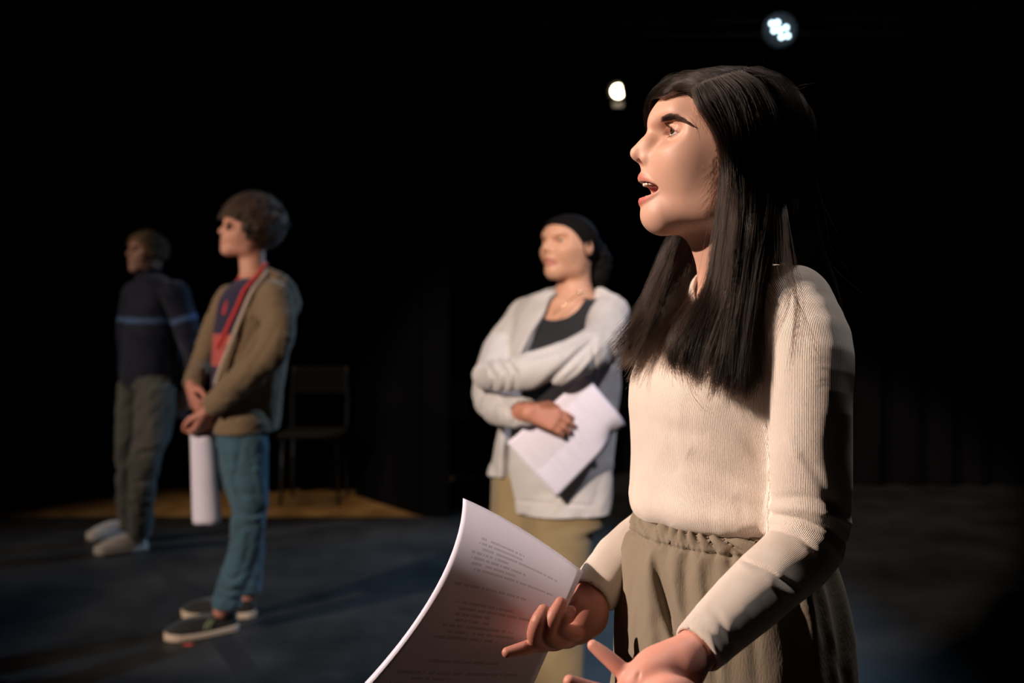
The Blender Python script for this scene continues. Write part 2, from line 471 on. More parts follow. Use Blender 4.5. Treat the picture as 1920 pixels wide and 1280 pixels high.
# ================================================================== front girl in the cream sweater
RNG = np.random.RandomState(5)
def rowspx(rows, d, yaw, amin=.055):
    """rows (py, px_left, px_right, a) of a silhouette at distance d -> Loft rows; b solved so that the outline fits"""
    out = []; s, c = math.sin(yaw), math.cos(yaw)
    for py, l, r, a in rows:
        q = P((l+r)/2, py, d); e = (r-l)/2/PM(d)
        b = math.sqrt(max(e*e-(a*s)**2, amin**2))/c
        out.append((q[2], q[0], q[1], a, b))
    return out
def add_z(ps, dz): return [np.array(p)+np.array([0, 0, dz]) for p in ps]
SKIN_F = (.61, .345, .258)
HYAW = math.radians(12)
ray = np.array([.18, .9837, 0]); lft = np.array([-.9837, .18, 0])
Fd = math.cos(HYAW)*lft-math.sin(HYAW)*ray
HF = Frame(P(1350, 280, 1.47), Fd, (0, 0, 1))
BASE1 = np.array([P(1390, 900, 1.5)[0], P(1390, 900, 1.5)[1], 0])
# neck
NECK_A = HF.w((-.022, 0, -.050)); NECK_B = P(1385, 560, 1.50)
def f_head1(p):
    d = head_sdf(HF.inv(p), 'open', ears=False)
    n = chain(p, [NECK_A, (NECK_A+NECK_B)/2+np.array([0, 0, 0]), NECK_B, NECK_B+np.array([.01, 0, -.06])], [.052, .049, .055, .07], 3)
    thr = cap(p, HF.w((.035, 0, -.088)), HF.w((-.01, 0, -.125)), .022, .038)
    n = smin(n, thr, .03)
    d = smin(d, n, .02)
    d = smax(d, -ell(HF.inv(p), (.0700, 0, -.0520), (.0270, .0230, .0160)), .003)
    return d
lo = HF.o-np.array([.16, .13, .20]); hi = HF.o+np.array([.14, .14, .12])
head1 = nets(f_head1, lo, hi, .00115)
skin_mat = skinmat('skin_front')
col_h = head_tint(head1[0], HF, SKIN_F, (.50, .135, .115), 'open')

# ---- arm and hand joints
AL = [P(1488, 580, 1.40), P(1516, 640, 1.37), P(1520, 740, 1.352), P(1520, 850, 1.345), P(1521, 940, 1.345), P(1510, 1022, 1.34), P(1440, 1090, 1.30), P(1372, 1152, 1.262), P(1312, 1212, 1.235)]
AR = [P(1285, 600, 1.62), P(1292, 700, 1.64), P(1296, 900, 1.66), P(1262, 965, 1.64), P(1165, 1048, 1.575), P(1108, 1118, 1.525)]
def fing(p, pts, r): return chain(p, pts, r, 4)
def f_handL(p):
    w = AL[-1]; A = P(1340, 1190, 1.25)
    d = chain(p, [A, w, P(1288, 1236, 1.222)], [.025, .0245, .025], 3)
    mc = [P(1190, 1275, 1.205), P(1168, 1303, 1.188), P(1160, 1335, 1.178), P(1165, 1368, 1.172)]
    for m_, k in zip(mc, (0, .004, .008, .012)):
        st = P(1268, 1243, 1.222)+np.array([0, -k, -k])
        d = smin(d, cap(p, st, m_, .0175, .0120), .018)
    d = smin(d, ell(p, P(1252, 1243, 1.215), (.034, .018, .020)), .014)      # heel of the hand
    d = smin(d, cap(p, P(1245, 1252, 1.208), P(1194, 1270, 1.203), .0165, .0125), .012)
    d = smin(d, ell(p, P(1222, 1275, 1.195), (.022, .016, .022)), .014)
    d = smin(d, ell(p, P(1262, 1310, 1.17), (.030, .017, .024)), .012)       # ball of the thumb
    fs = [([mc[0], P(1172, 1262, 1.205), P(1148, 1240, 1.208), P(1127, 1222, 1.211), P(1112, 1210, 1.213)], [.0098, .0092, .0085, .0076, .0062]),
          ([mc[1], P(1135, 1300, 1.170), P(1098, 1289, 1.158), P(1068, 1277, 1.150)], [.0100, .0092, .0082, .0065]),
          ([mc[2], P(1118, 1338, 1.155), P(1075, 1326, 1.140), P(1040, 1312, 1.130)], [.0105, .0095, .0085, .0068]),
          ([mc[3], P(1120, 1378, 1.145), P(1075, 1368, 1.130), P(1040, 1352, 1.120)], [.0105, .0095, .0082, .0066]),
          ([P(1262, 1310, 1.17), P(1215, 1375, 1.135), P(1180, 1400, 1.115), P(1150, 1405, 1.10)], [.014, .0115, .0105, .008])]
    for pts, r in fs: d = smin(d, fing(p, pts, r), .005)
    d = d+fold(p, [P(1180, 1252, 1.19), P(1168, 1272, 1.185)], .0018, .0012)+fold(p, [P(1150, 1226, 1.18), P(1140, 1246, 1.178)], .0012, .0007)
    d = d+fold(p, [P(1205, 1252, 1.19), P(1186, 1290, 1.17)], .0022, .0012)
    return d
def f_handR(p):
    A = P(1150, 1062, 1.56); w = P(1108, 1122, 1.522)
    d = chain(p, [A, w, P(1098, 1150, 1.510)], [.026, .025, .027], 3)
    mc = [P(1090, 1182, 1.497), P(1066, 1196, 1.492), P(1040, 1201, 1.490), P(1018, 1202, 1.492)]
    for m_ in mc: d = smin(d, cap(p, P(1096, 1148, 1.508), m_, .017, .0115), .014)
    d = smin(d, ell(p, P(1092, 1165, 1.494), (.017, .016, .026)), .012)
    d = smin(d, ell(p, P(1112, 1150, 1.51), (.018, .02, .028)), .012)
    fs = [([mc[0], P(1070, 1186, 1.468), P(1052, 1176, 1.455), P(1057, 1158, 1.450), P(1070, 1145, 1.455)], [.0125, .0108, .0098, .0088, .0070]),
          ([mc[1], P(1045, 1200, 1.464), P(1028, 1186, 1.450), P(1036, 1160, 1.444), P(1051, 1130, 1.452)], [.0120, .0110, .0104, .0096, .0078]),
          ([mc[2], P(1018, 1204, 1.466), P(1003, 1192, 1.450), P(1008, 1166, 1.443), P(1019, 1144, 1.450)], [.0120, .0110, .0104, .0098, .0080]),
          ([mc[3]+np.array([0,-.01,0]), P(1002, 1209, 1.462), P(978, 1216, 1.450), P(951, 1223, 1.442)], [.0110, .0095, .0085, .0070])]
    for pts, r in fs: d = smin(d, fing(p, pts, r), .0035)
    d = d+fold(p, [P(1078, 1160, 1.468), P(1096, 1172, 1.468), P(1104, 1184, 1.47)], .0022, .0016)
    d = d+fold(p, [P(1074, 1150, 1.475), P(1085, 1135, 1.48)], .0022, .0012)
    return d
hL = nets(f_handL, np.array([P(1020, 0, 1.1)[0]-.02, 1.07, P(0, 1430, 1.1)[2]]), np.array([P(1400, 0, 1.28)[0], 1.30, P(0, 1165, 1.25)[2]]), .0016)
hR = nets(f_handR, np.array([P(930, 0, 1.45)[0]-.01, 1.39, P(0, 1260, 1.45)[2]]), np.array([P(1180, 0, 1.56)[0], 1.60, P(0, 1040, 1.5)[2]+.02]), .0016)
def handcol(V, tips, skin, dark=(.50, .20, .16)):
    c = np.tile(np.array(skin), (len(V), 1))
    for t in tips:
        w = np.exp(-(((V-t)**2).sum(1))/.012**2)[:, None]*.6; c = c*(1-w)+np.array(dark)*w
    return c
SKH = (.66, .30, .235)
cL = handcol(hL[0], [P(1112, 1210, 1.18), P(1068, 1277, 1.15), P(1165, 1262, 1.19)], SKH)
cR = handcol(hR[0], [P(1019, 1144, 1.45), P(1051, 1130, 1.45), P(1070, 1145, 1.45), P(953, 1223, 1.458)], (.42, .17, .125))  # right hand skin darkened in its colour for the script's shadow
# the rest of the body, under the clothes
TY = math.radians(-30)                      # wide axis of the torso turned towards the camera
TROW = [(545, 1330, 1475, .09), (575, 1285, 1505, .125), (610, 1252, 1518, .142), (650, 1222, 1525, .15), (690, 1198, 1528, .15), (720, 1187, 1526, .148), (760, 1184, 1520, .145),
        (800, 1187, 1512, .14), (850, 1189, 1505, .138), (900, 1186, 1505, .14), (945, 1181, 1512, .145), (978, 1184, 1522, .142)]
tl = Loft(rowspx(TROW, 1.515, math.radians(30)), math.radians(-60))
PROW = [(968, 1196, 1520, .140), (985, 1190, 1530, .145), (1035, 1176, 1550, .155), (1090, 1166, 1566, .165), (1160, 1158, 1578, .172), (1280, 1153, 1586, .178), (1400, 1150, 1586, .175)]
pl = Loft(rowspx(PROW, 1.515, math.radians(30)), math.radians(-60))
LATd = np.array([math.cos(math.radians(-60)), math.sin(math.radians(-60)), 0])   # towards her left
hipc = P(1370, 1300, 1.50)
def legs1(p, g=0.0):
    d = None
    for s in (-1, 1):
        t = hipc+LATd*.085*s
        e = chain(p, [t, t+np.array([-.01, 0, -.38]), np.array([t[0]+.01, t[1], .11])], [.098+g, .085+g, .068+g], 3)
        d = e if d is None else smin(d, e, .02)
    return d
def f_body1(p):
    d = smin(tl.d(p, -.02), pl.d(p, -.02), .03)
    d = smin(d, chain(p, AL[:-1], [.034]*5+[.032, .030, .027], 2), .03)
    d = smin(d, chain(p, AR[:-1], [.034]*3+[.032, .027], 2), .03)
    d = smin(d, legs1(p, -.03), .03)
    d = smin(d, cap(p, NECK_B, NECK_B-np.array([0, 0, .08]), .045, .06), .03)
    for s in (-1, 1):
        t = hipc+LATd*.085*s
        d = smin(d, cap(p, (t[0]+.02, t[1], .06), (t[0]-.11, t[1]-.02, .035), .038, .03), .03)
    return d
b1 = nets(f_body1, P(1100, 1280, 1.5)*[1, 1, 0]-np.array([.12, .3, 0]), P(1600, 540, 1.5)+np.array([.08, .32, 0]), .008)
body_all = join([head1, hL, hR, b1])
body1 = mkmesh('person', *body_all, skin_mat, col=np.vstack([col_h, cL, cR, np.tile(SKIN_F, (len(b1[0]), 1))]), origin=BASE1)
tag(body1, 'girl in cream ribbed sweater with long dark hair, mouth open, holding a script', 'person', 'young actors standing on the dark stage')
eye_mat = NT('eyeball'); eye_mat.set(Roughness=.08); va = eye_mat.n('ShaderNodeVertexColor', layer_name='tint'); eye_mat.l(va.outputs[0], eye_mat.b.inputs['Base Color']); eye_mat = eye_mat.m
make_eyes(HF, body1, eye_mat, gaze=(1, .48, .26))

# ---- teeth and tongue
tm = NT('tooth_enamel'); tm.set(Base_Color=(.78, .70, .58), Roughness=.22, Subsurface_Weight=.1, Subsurface_Scale=.002); tm = tm.m
def teeth(zc, r0, x0, n, h, wid):
    out = []
    for i in range(n):
        a = (i-(n-1)/2)*wid
        c = HF.w((x0-r0+r0*math.cos(a)*1.0, r0*math.sin(a), zc))
        out.append((c, a))
    def f(p):
        q = HF.inv(p); d = None
        for i in range(n):
            a = (i-(n-1)/2)*wid; ca, sa = math.cos(a), math.sin(a)
            R = np.array([[ca, -sa, 0], [sa, ca, 0], [0, 0, 1]])
            e = rbox(q, (x0-r0+r0*ca, r0*sa, zc), (.0022, r0*wid*.47, h*(1-.05*abs(a))), .0016, R)
            d = e if d is None else np.minimum(d, e)
        return d
    lo = HF.o-.13; hi = HF.o+.13
    c0 = HF.w((x0-.012, 0, zc))
    return nets(f, c0-.03, c0+.03, .0007)
up = teeth(-.0425, .0215, .0975, 10, .0052, .30); lw = teeth(-.0640, .0200, .0950, 10, .0042, .28)
mkmesh('upper_teeth', *up, tm, body1); mkmesh('lower_teeth', *lw, tm, body1)
tg = nets(lambda p: smin(ell(HF.inv(p), (.072, 0, -.0615), (.022, .015, .006)), ell(HF.inv(p), (.060, 0, -.064), (.018, .018, .008)), .008), HF.w((.08, 0, -.06))-.04, HF.w((.06, 0, -.06))+.04, .0012)
mkmesh('tongue', *tg, NT('tongue_flesh').set(Base_Color=(.42, .10, .09), Roughness=.3, Subsurface_Weight=.15).m, body1)

# ---- sweater
def rib(x): return x
FOLDS = []
def fo(pts, w, a): FOLDS.append(([P(*q) for q in pts], w, a))
# elbow gathers (positive = groove, negative = raised)
def proj(p):
    r_ = p-CAMP0; w_ = r_[..., 1]*CP-r_[..., 2]*SP; u_ = r_[..., 1]*SP+r_[..., 2]*CP
    return np.stack([960+FPX*r_[..., 0]/w_, 640-FPX*u_/w_, w_], -1)
CAMP0 = np.array([0, 0, CAMZ])
def crease(q, pts, w, amp, far=1.47):
    # a fold that runs over the visible flank of the cloth; it fades towards the far side of the body
    pr = [np.array([x, y, 0.0]) for x, y in pts]; z = q.copy(); z[..., 2] = 0; d = None; L = 0; n = len(pr)
    d = np.full(z.shape[:-1], 1e9); s_ = np.zeros(z.shape[:-1])
    for i in range(n-1):
        e = cap(z, pr[i], pr[i+1], 0.0); m = e < d; d = np.where(m, e, d)
        s_ = np.where(m, (i+np.clip(seg_t(z, pr[i], pr[i+1]), 0, 1))/(n-1), s_)
    k = np.clip((far-q[..., 2])/.05, 0, 1)*np.sqrt(np.clip(np.sin(math.pi*np.clip(s_, 0, 1)), 0, 1))
    return amp*k*np.exp(-(d/w)**2)
ELB = [([(1440, 962), (1500, 972), (1560, 995), (1600, 1030)], 5, .0060), ([(1436, 950), (1510, 955), (1580, 972), (1605, 990)], 6, -.0030),
       ([(1438, 976), (1500, 990), (1560, 1022), (1590, 1060)], 6, -.0040), ([(1440, 990), (1500, 1008), (1545, 1045)], 5, .0040),
       ([(1440, 935), (1500, 930), (1570, 945)], 7, .0030), ([(1388, 1048), (1440, 1068), (1500, 1108)], 3.6, .0048), ([(1384, 1060), (1432, 1082), (1490, 1120)], 6, -.0026),
       ([(1330, 1130), (1352, 1165), (1380, 1225)], 7, .0022), ([(1300, 1168), (1330, 1192), (1362, 1245)], 6, -.0022), ([(1500, 850), (1535, 900), (1575, 960)], 9, .0035),
       ([(1470, 820), (1515, 880), (1560, 930)], 9, -.0028)]
TOR = [([(1290, 850), (1350, 885), (1440, 925)], 11, .0050), ([(1230, 865), (1300, 905), (1380, 940), (1435, 952)], 14, .0040), ([(1270, 880), (1350, 920), (1430, 940)], 9, -.0028),
       ([(1195, 930), (1300, 965), (1420, 985)], 14, -.0045), ([(1205, 770), (1250, 805), (1330, 820)], 12, .0026), ([(1380, 930), (1392, 955), (1396, 980)], 8, .0035),
       ([(1350, 760), (1400, 820), (1440, 880)], 10, .0030), ([(1200, 880), (1230, 940), (1260, 985)], 8, .0020)]
cuffA = P(1264, 1200, 1.235); cuffB = P(1331, 1256, 1.235)
def sleeveL(p): return chain(p, AL, [.046, .0505, .0490, .0475, .0465, .0435, .0400, .0350, .0300], 3)
def sleeveR(p): return chain(p, AR, [.052, .048, .044, .043, .037, .0315], 3)
WD1 = (AL[-1]-AL[-2]); WD1 /= np.linalg.norm(WD1); WD2 = (AR[-1]-AR[-2]); WD2 /= np.linalg.norm(WD2)
nkd = (NECK_A-NECK_B); nkd = nkd/np.linalg.norm(nkd)
def f_sweat(p):
    t = tl.d(p, 0, rnd=.030)
    t = smin(t, cap(p, P(1392, 548, 1.50), P(1480, 572, 1.41), .046, .046), .035)
    t = smin(t, cap(p, P(1385, 548, 1.52), P(1300, 585, 1.60), .046, .046), .035)
    z = p[..., 2]
    t = t+.0022*nz(p, 24, 3)*np.exp(-((z-P(0, 930, 1.5)[2])/.05)**2)
    cutL = plane(p, AL[-1]+WD1*.006, WD1)
    aL = smax(sleeveL(p), cutL, .006)
    aR = smax(sleeveR(p)+.0022*nz(p, 26, 9), plane(p, AR[-1]+WD2*.004, WD2), .006)
    d = smin(t, aR, .02)
    d = smin(d, aL, .026)
    pq = proj(p); ar = np.clip((t-np.minimum(aL, aR))/.01+.5, 0, 1)
    for pts, w, a in ELB: d = d+ar*crease(pq, pts, w*1.15, a*.75, 1.42)
    for pts, w, a in TOR: d = d+(1-ar)*crease(pq, pts, w*1.4, a*.62, 1.50)
    d = d+.0011*nz(p, 30, 11)
    # openings: cuffs and neck
    d = smax(d, -cap(p, AL[-1]-WD1*.030, AL[-1]+WD1*.05, .0252, .0258), .003)
    d = smax(d, -cap(p, AR[-1]-WD2*.030, AR[-1]+WD2*.05, .0275, .0282), .003)
    d = smax(d, -cap(p, NECK_B+nkd*.022, NECK_B+nkd*.2, .059, .075), .004)
    return d
lo = P(1090, 1290, 1.3)-np.array([0, .12, 0]); hi = P(1610, 500, 1.5)+np.array([.05, .30, .02])
lo = np.array([P(1085, 1100, 1.55)[0]-.02, P(0, 0, 1.16)[1], P(0, 1275, 1.24)[2]]); hi = np.array([P(1610, 0, 1.40)[0]+.03, 1.80, P(0, 500, 1.5)[2]+.02])
sw = nets(f_sweat, lo, hi, .0026)
SGN = -1.0
def ribu(V):
    u, v, a, b = tl.uv(V)
    th = np.arctan2(v/b, -u/a)
    ut = -th*.135/.00170
    dt = tl.d(V)
    def armu(A, w):
        A = catmull(A, 4); best = np.full(len(V), 9.); uu = np.zeros(len(V))
        T = np.gradient(A, axis=0); T /= np.linalg.norm(T, axis=1)[:, None]; Nn = [np.cross(T[0], [0.55, .83, .0])]
        for i in range(1, len(A)): Nn.append(Nn[-1]-T[i]*(Nn[-1]@T[i]))
        Nn = np.array(Nn); Nn /= np.linalg.norm(Nn, axis=1)[:, None]
        for i in range(len(A)-1):
            ax = A[i+1]-A[i]; L = np.linalg.norm(ax); ax = ax/L
            t = np.clip(((V-A[i])@ax)/L, 0, 1)[:, None]; q = V-A[i]-t*L*ax
            dd = np.linalg.norm(q, axis=1); e2 = Nn[i]*(1-t)+Nn[i+1]*t; Tt = T[i]*(1-t)+T[i+1]*t; e1 = np.cross(e2, Tt)
            m = dd < best; best = np.where(m, dd, best)
            uu = np.where(m, np.arctan2((q*e2).sum(1), (q*e1).sum(1)*SGN)*w, uu)
        return best, uu
    dl, ul = armu(AL, .044/.00180); dr, ur = armu(AR, .04/.00180)
    ut = np.where(sleeveL(V) < dt, ul, ut)
    ut = np.where(sleeveR(V) < np.minimum(dt, sleeveL(V)), ur, ut)
    return ut
FB = fabric('cream_rib_knit', (.80, .69, .615), .9, 40, .04, .2, 1400, .35, .0003)
at = FB.n('ShaderNodeAttribute', attribute_name='rib'); ms = FB.n('ShaderNodeMath', operation='MULTIPLY'); ms.inputs[1].default_value = 2*math.pi
FB.l(at.outputs['Fac'], ms.inputs[0]); sn = FB.n('ShaderNodeMath', operation='SINE'); FB.l(ms.outputs[0], sn.inputs[0])
ab = FB.n('ShaderNodeBump', i_Strength=.8, i_Distance=.00027); FB.l(sn.outputs[0], ab.inputs['Height']); FB.l(FB.bp.outputs[0], ab.inputs['Normal']); FB.l(ab.outputs[0], FB.b.inputs['Normal'])
rw = np.clip(np.abs(sleeveL(sw[0])-tl.d(sw[0]))/.006, 0, 1)*np.clip(np.abs(sleeveR(sw[0])-tl.d(sw[0]))/.006, 0, 1)
a2 = FB.n('ShaderNodeAttribute', attribute_name='rib_depth'); m2 = FB.n('ShaderNodeMath', operation='MULTIPLY'); FB.l(a2.outputs['Fac'], m2.inputs[0]); FB.l(sn.outputs[0], m2.inputs[1]); FB.l(m2.outputs[0], ab.inputs['Height'])
mkmesh('sweater', *sw, FB.m, body1, attrs={'rib': ribu(sw[0]), 'rib_depth': rw*np.where(np.minimum(sleeveL(sw[0]), sleeveR(sw[0])) < tl.d(sw[0]), 1.7, 1.0)})

# ---- trousers
zW0, zW1 = zof(985, 1.5), zof(1006, 1.5)
PF = []
def pf(pts, w, a): PF.append(([P(*q) for q in pts], w, a))
pf([(1222, 1020, 1.44), (1240, 1090, 1.425), (1272, 1190, 1.40), (1300, 1290, 1.38)], .013, .020)
pf([(1205, 1040, 1.46), (1225, 1130, 1.44), (1250, 1290, 1.42)], .010, -.006)
pf([(1315, 1040, 1.36), (1330, 1140, 1.355), (1345, 1290, 1.35)], .010, .006)
pf([(1350, 1035, 1.35), (1356, 1120, 1.35), (1360, 1290, 1.34)], .007, -.005)
pf([(1190, 1050, 1.48), (1185, 1150, 1.48), (1190, 1290, 1.48)], .007, .004)
pf([(1380, 1040, 1.35), (1400, 1140, 1.34), (1410, 1290, 1.34)], .009, .006)
pf([(1275, 1050, 1.39), (1290, 1120, 1.38)], .006, .004)
PLT = [([(1224, 1018), (1240, 1090), (1268, 1190), (1300, 1300)], 11, .014), ([(1240, 1040), (1262, 1120), (1292, 1210), (1320, 1300)], 9, -.005), ([(1200, 1040), (1215, 1130), (1235, 1300)], 8, -.004),
       ([(1318, 1035), (1330, 1140), (1345, 1300)], 7, .005), ([(1345, 1030), (1352, 1090), (1356, 1300)], 8, -.005), ([(1368, 1028), (1372, 1070)], 6, .010), ([(1398, 1040), (1410, 1140), (1420, 1300)], 9, .005),
       ([(1185, 1050), (1182, 1150), (1186, 1300)], 7, .003), ([(1280, 1050), (1288, 1120)], 6, .003)]
def f_trou(p):
    u, v, a, b = pl.uv(p)
    th = np.arctan2(v/b, u/a); z = p[..., 2]
    d = pl.d(p, 0, rnd=.012)
    lg = legs1(p)
    d = smin(d, smax(lg, z-zof(1330, 1.5), .03), .04)
    wb = 1/(1+np.exp(-(z-zW1)/.003))                      # 1 inside the waistband
    g = np.sqrt(np.sin(th*17+2.2*np.sin(th*5)+z*60)**2+.03)
    ph_ = np.sin(th*19+2.2*np.sin(th*5)+z*75+.8*np.sin(z*160))
    d = d-wb*(.0045*g-.003)+wb*.0060*np.exp(-(ph_**2)/.11)
    d = d+.0045*np.exp(-((z-zW1)/.0022)**2)
    fall = (1-wb)*np.exp(-(zW1-z)/.16)
    d = d+fall*.0038*np.sin(th*17+2.2*np.sin(th*5)+z*9)+(1-wb)*.0015*np.sin(th*9+z*6+1.5*np.sin(th*4))
    pq = proj(p)
    for k_, (pts, w, am) in enumerate(PLT): d = d+crease(pq, pts, w*(1.1 if k_ == 0 else 1.3), am*(1.0 if k_ == 0 else .55), 1.50)
    d = d+.0012*nz(p*np.array([1, 1, .35]), 60, 21)
    d = smax(d, -(z-.03), .004)
    return d
tr = nets(f_trou, [P(1130, 0, 1.5)[0]-.02, 1.20, 0.0], [P(1610, 0, 1.5)[0]+.05, 1.82, zof(968, 1.5)], .0029)
TM = fabric('olive_crinkle_cotton', (.225, .182, .135), .85, 25, .08, .40, 420, .1, .0012)
mp = TM.n('ShaderNodeMapping'); mp.inputs['Scale'].default_value = (1, 1, .28)
TM.l(TM.co.outputs['Object'], mp.inputs[0])
for l_ in list(TM.t.links):
    if l_.to_node.type == 'TEX_NOISE' and l_.from_node == TM.co: TM.l(mp.outputs[0], l_.to_socket)
trous = mkmesh('trousers', *tr, TM.m, body1)
# ---- hair of the front girl
CAMP = np.array([0, 0, CAMZ])
def f_skull(p):
    q = HF.inv(p)
    return smin(ell(q, (-.010, 0, .014), (.096, .0735, .083)), ell(q, (.034, 0, .032), (.0535, .060, .052)), .02)
def onsurf(fn, px, py, lift=0.0, d0=1.25, d1=1.47):
    px = np.atleast_1d(np.asarray(px, float)); py = np.atleast_1d(np.asarray(py, float))
    r = np.array([P(a, b, 1.0) for a, b in zip(px, py)])-CAMP
    d = np.full(len(px), d0)
    best = np.full(len(px), 9.0); bd = d.copy()
    for _ in range(60):
        f = fn(CAMP+r*d[:, None])-lift
        m = f < best; best = np.where(m, f, best); bd = np.where(m, d, bd)
        d = np.minimum(d+np.maximum(f, 0)*.8, d1)
    return CAMP+r*bd[:, None]
def guide(pts, lift=.012):
    out = []
    for q in pts:
        if q[0] == 'h':
            c = np.array([0, 0, .015]); v = np.array(q[1:])-c
            if q[3] > -.03:
                for _ in range(12): v = v*(1+(lift-f_skull(HF.w(c+v)[None])[0])/np.linalg.norm(v))
            out.append(HF.w(c+v))
        elif len(q) == 2: out.append(onsurf(f_skull, q[0], q[1], lift)[0])
        else: out.append(P(*q))
    return np.array(out)
A_ = [[(1301, 168), (1310, 198), (1328, 226), (1347, 260), (1358, 310), (1356, 370, 1.400), (1348, 450, 1.400), (1336, 530, 1.39), (1300, 590, 1.375), (1266, 640, 1.375), (1268, 692, 1.375)],
      [(1315, 160), (1333, 193), (1355, 238), (1367, 300), (1367, 380, 1.388), (1360, 460, 1.388), (1348, 550, 1.380), (1312, 620, 1.374), (1284, 668, 1.372), (1292, 710, 1.372)],
      [(1330, 153), (1358, 190), (1378, 250), (1386, 320), (1384, 400, 1.378), (1376, 480, 1.375), (1364, 560, 1.374), (1345, 640, 1.366), (1328, 728, 1.363)],
      [(1350, 147), (1380, 180), (1402, 250), (1409, 330), (1406, 420, 1.372), (1398, 500, 1.375), (1386, 600, 1.367), (1374, 680, 1.360), (1366, 742, 1.358)],
      [(1370, 141), (1405, 170), (1430, 240), (1436, 330), (1430, 420, 1.380), (1418, 500, 1.375), (1404, 600, 1.366), (1394, 680, 1.360), (1386, 742, 1.358)],
      [(1390, 137), (1430, 162), (1456, 230), (1461, 330), (1452, 420, 1.388), (1434, 500, 1.386), (1417, 580, 1.378), (1413, 660, 1.372), (1415, 732, 1.368)]]
B_ = [[(1398, 135), (1445, 158), (1474, 222), (1480, 320), (1478, 420, 1.39), (1480, 500, 1.43), (1492, 560, 1.50), (1500, 640, 1.56)],
      [(1412, 132), (1466, 158), (1496, 228), (1502, 320), (1503, 420, 1.43), (1512, 490, 1.47), (1530, 560, 1.53), (1540, 660, 1.58)],
      [(1425, 131), (1484, 163), (1512, 240), (1518, 330), (1522, 420, 1.47), (1538, 490, 1.50), (1562, 560, 1.54), (1580, 650, 1.58)]]
C_ = [[(1302, 168), (1284, 164), (1262, 167), (1246, 180), ('h', .075, -.022, .054), ('h', .066, -.052, .020), ('h', .038, -.066, -.030), ('h', .038, -.062, -.090), (1262, 462, 1.55), (1230, 540, 1.55), (1196, 612, 1.545), (1150, 668, 1.535)],
      [(1314, 161), ('h', .062, -.004, .086), ('h', .074, -.030, .060), ('h', .060, -.058, .025), ('h', .034, -.068, -.030), ('h', .036, -.062, -.090), (1268, 455, 1.55), (1240, 530, 1.55), (1205, 610, 1.54), (1158, 672, 1.53)],
      [(1342, 150), (1336, 140), ('h', .045, -.02, .096), ('h', .048, -.052, .064), ('h', .034, -.070, .02), ('h', .012, -.078, -.04), ('h', .012, -.07, -.10), (1285, 470, 1.56), (1262, 540, 1.55), (1225, 620, 1.53), (1180, 703, 1.52)],
      [(1378, 140), ('h', 0, -.035, .096), ('h', -.005, -.064, .064), ('h', -.01, -.084, 0), ('h', -.01, -.082, -.06), (1300, 480, 1.56), (1280, 560, 1.535), (1248, 630, 1.50), (1222, 692, 1.47)],
      [(1412, 134), ('h', -.03, -.04, .095), ('h', -.03, -.072, .05), ('h', -.03, -.086, -.02), ('h', -.02, -.085, -.08), (1312, 490, 1.57), (1302, 560, 1.53), (1285, 620, 1.45), (1262, 668, 1.42)]]
GA = [guide(g) for g in A_]; GB = [guide(g) for g in B_]; GC = [guide(g, .01) for g in C_]
def lerpg(gs, t):
    R_ = np.array([resample(catmull(g, 6), 40) for g in gs]); u = t*(len(gs)-1); i = min(int(u), len(gs)-2); return R_[i]*(1-(u-i))+R_[i+1]*(u-i)
def f_hair1(p):
    q = HF.inv(p)
    sk = f_skull(p)-.007
    bd = .010+.52*np.maximum(q[..., 2], 0)+.022*(1-np.clip(np.abs(q[..., 1])/.07, 0, 1)**2)
    d = smax(sk, q[..., 0]-bd, .006); d = smax(d, -(q[..., 2]+.085), .02)
    nA = np.array([0, 1, 0])
    for gs, ts, a, b, r, off in ((GA, (.12, .3, .5, .7, .88), 6, 33, .0085, .011), (GC, (.2, .4, .6, .8), 20, 33, .010, 0)):
        for t in ts:
            g = lerpg(gs, t)[a:b:4]+nA*off
            e = None
            for i in range(len(g)-1):
                c_ = cap(p, g[i], g[i+1], r if i else r*.9); e = c_ if e is None else np.minimum(e, c_)
            d = smin(d, e, .016)
    bk = chain(p, [P(1425, 260, 1.47), P(1440, 360, 1.475), P(1455, 450, 1.49), P(1490, 530, 1.545), P(1512, 620, 1.60)], [.066, .056, .046, .036, .020], 3)
    d = smin(d, bk, .03)
    return d+.0015*nz(p*np.array([1, 1, .25]), 180, 4)
hlo = np.array([P(1140, 0, 1.5)[0], 1.28, P(0, 740, 1.4)[2]]); hhi = np.array([P(1600, 0, 1.5)[0], 1.72, P(0, 110, 1.47)[2]])
hm = nets(f_hair1, hlo, hhi, .0026)
HB = NT('dark_brown_hair_mass'); HB.set(Base_Color=(.013, .008, .006), Roughness=.75); HB.b.inputs['Specular IOR Level'].default_value = .15
hair1 = mkmesh('hair', *hm, HB.m, body1)
hair_mat = hairmat('dark_brown_strands', (.013, .008, .006), .27, 1.32)
LS = []
LS.append(sheet(GA, 15000, RNG, 30, .0034, .80, 150, .10, 2.6, .0065))
LS.append(sheet([g+(CAMP-g)*.004 for g in GA], 4500, RNG, 30, .0050, .55, 260, .14, 3.0, .006))
LS.append(sheet(GB, 8000, RNG, 30, .005, .5, 90, .06, 2.5, .003))
LS.append(sheet(GC, 9000, RNG, 30, .0050, .70, 80, .15, 2.8, .0085))
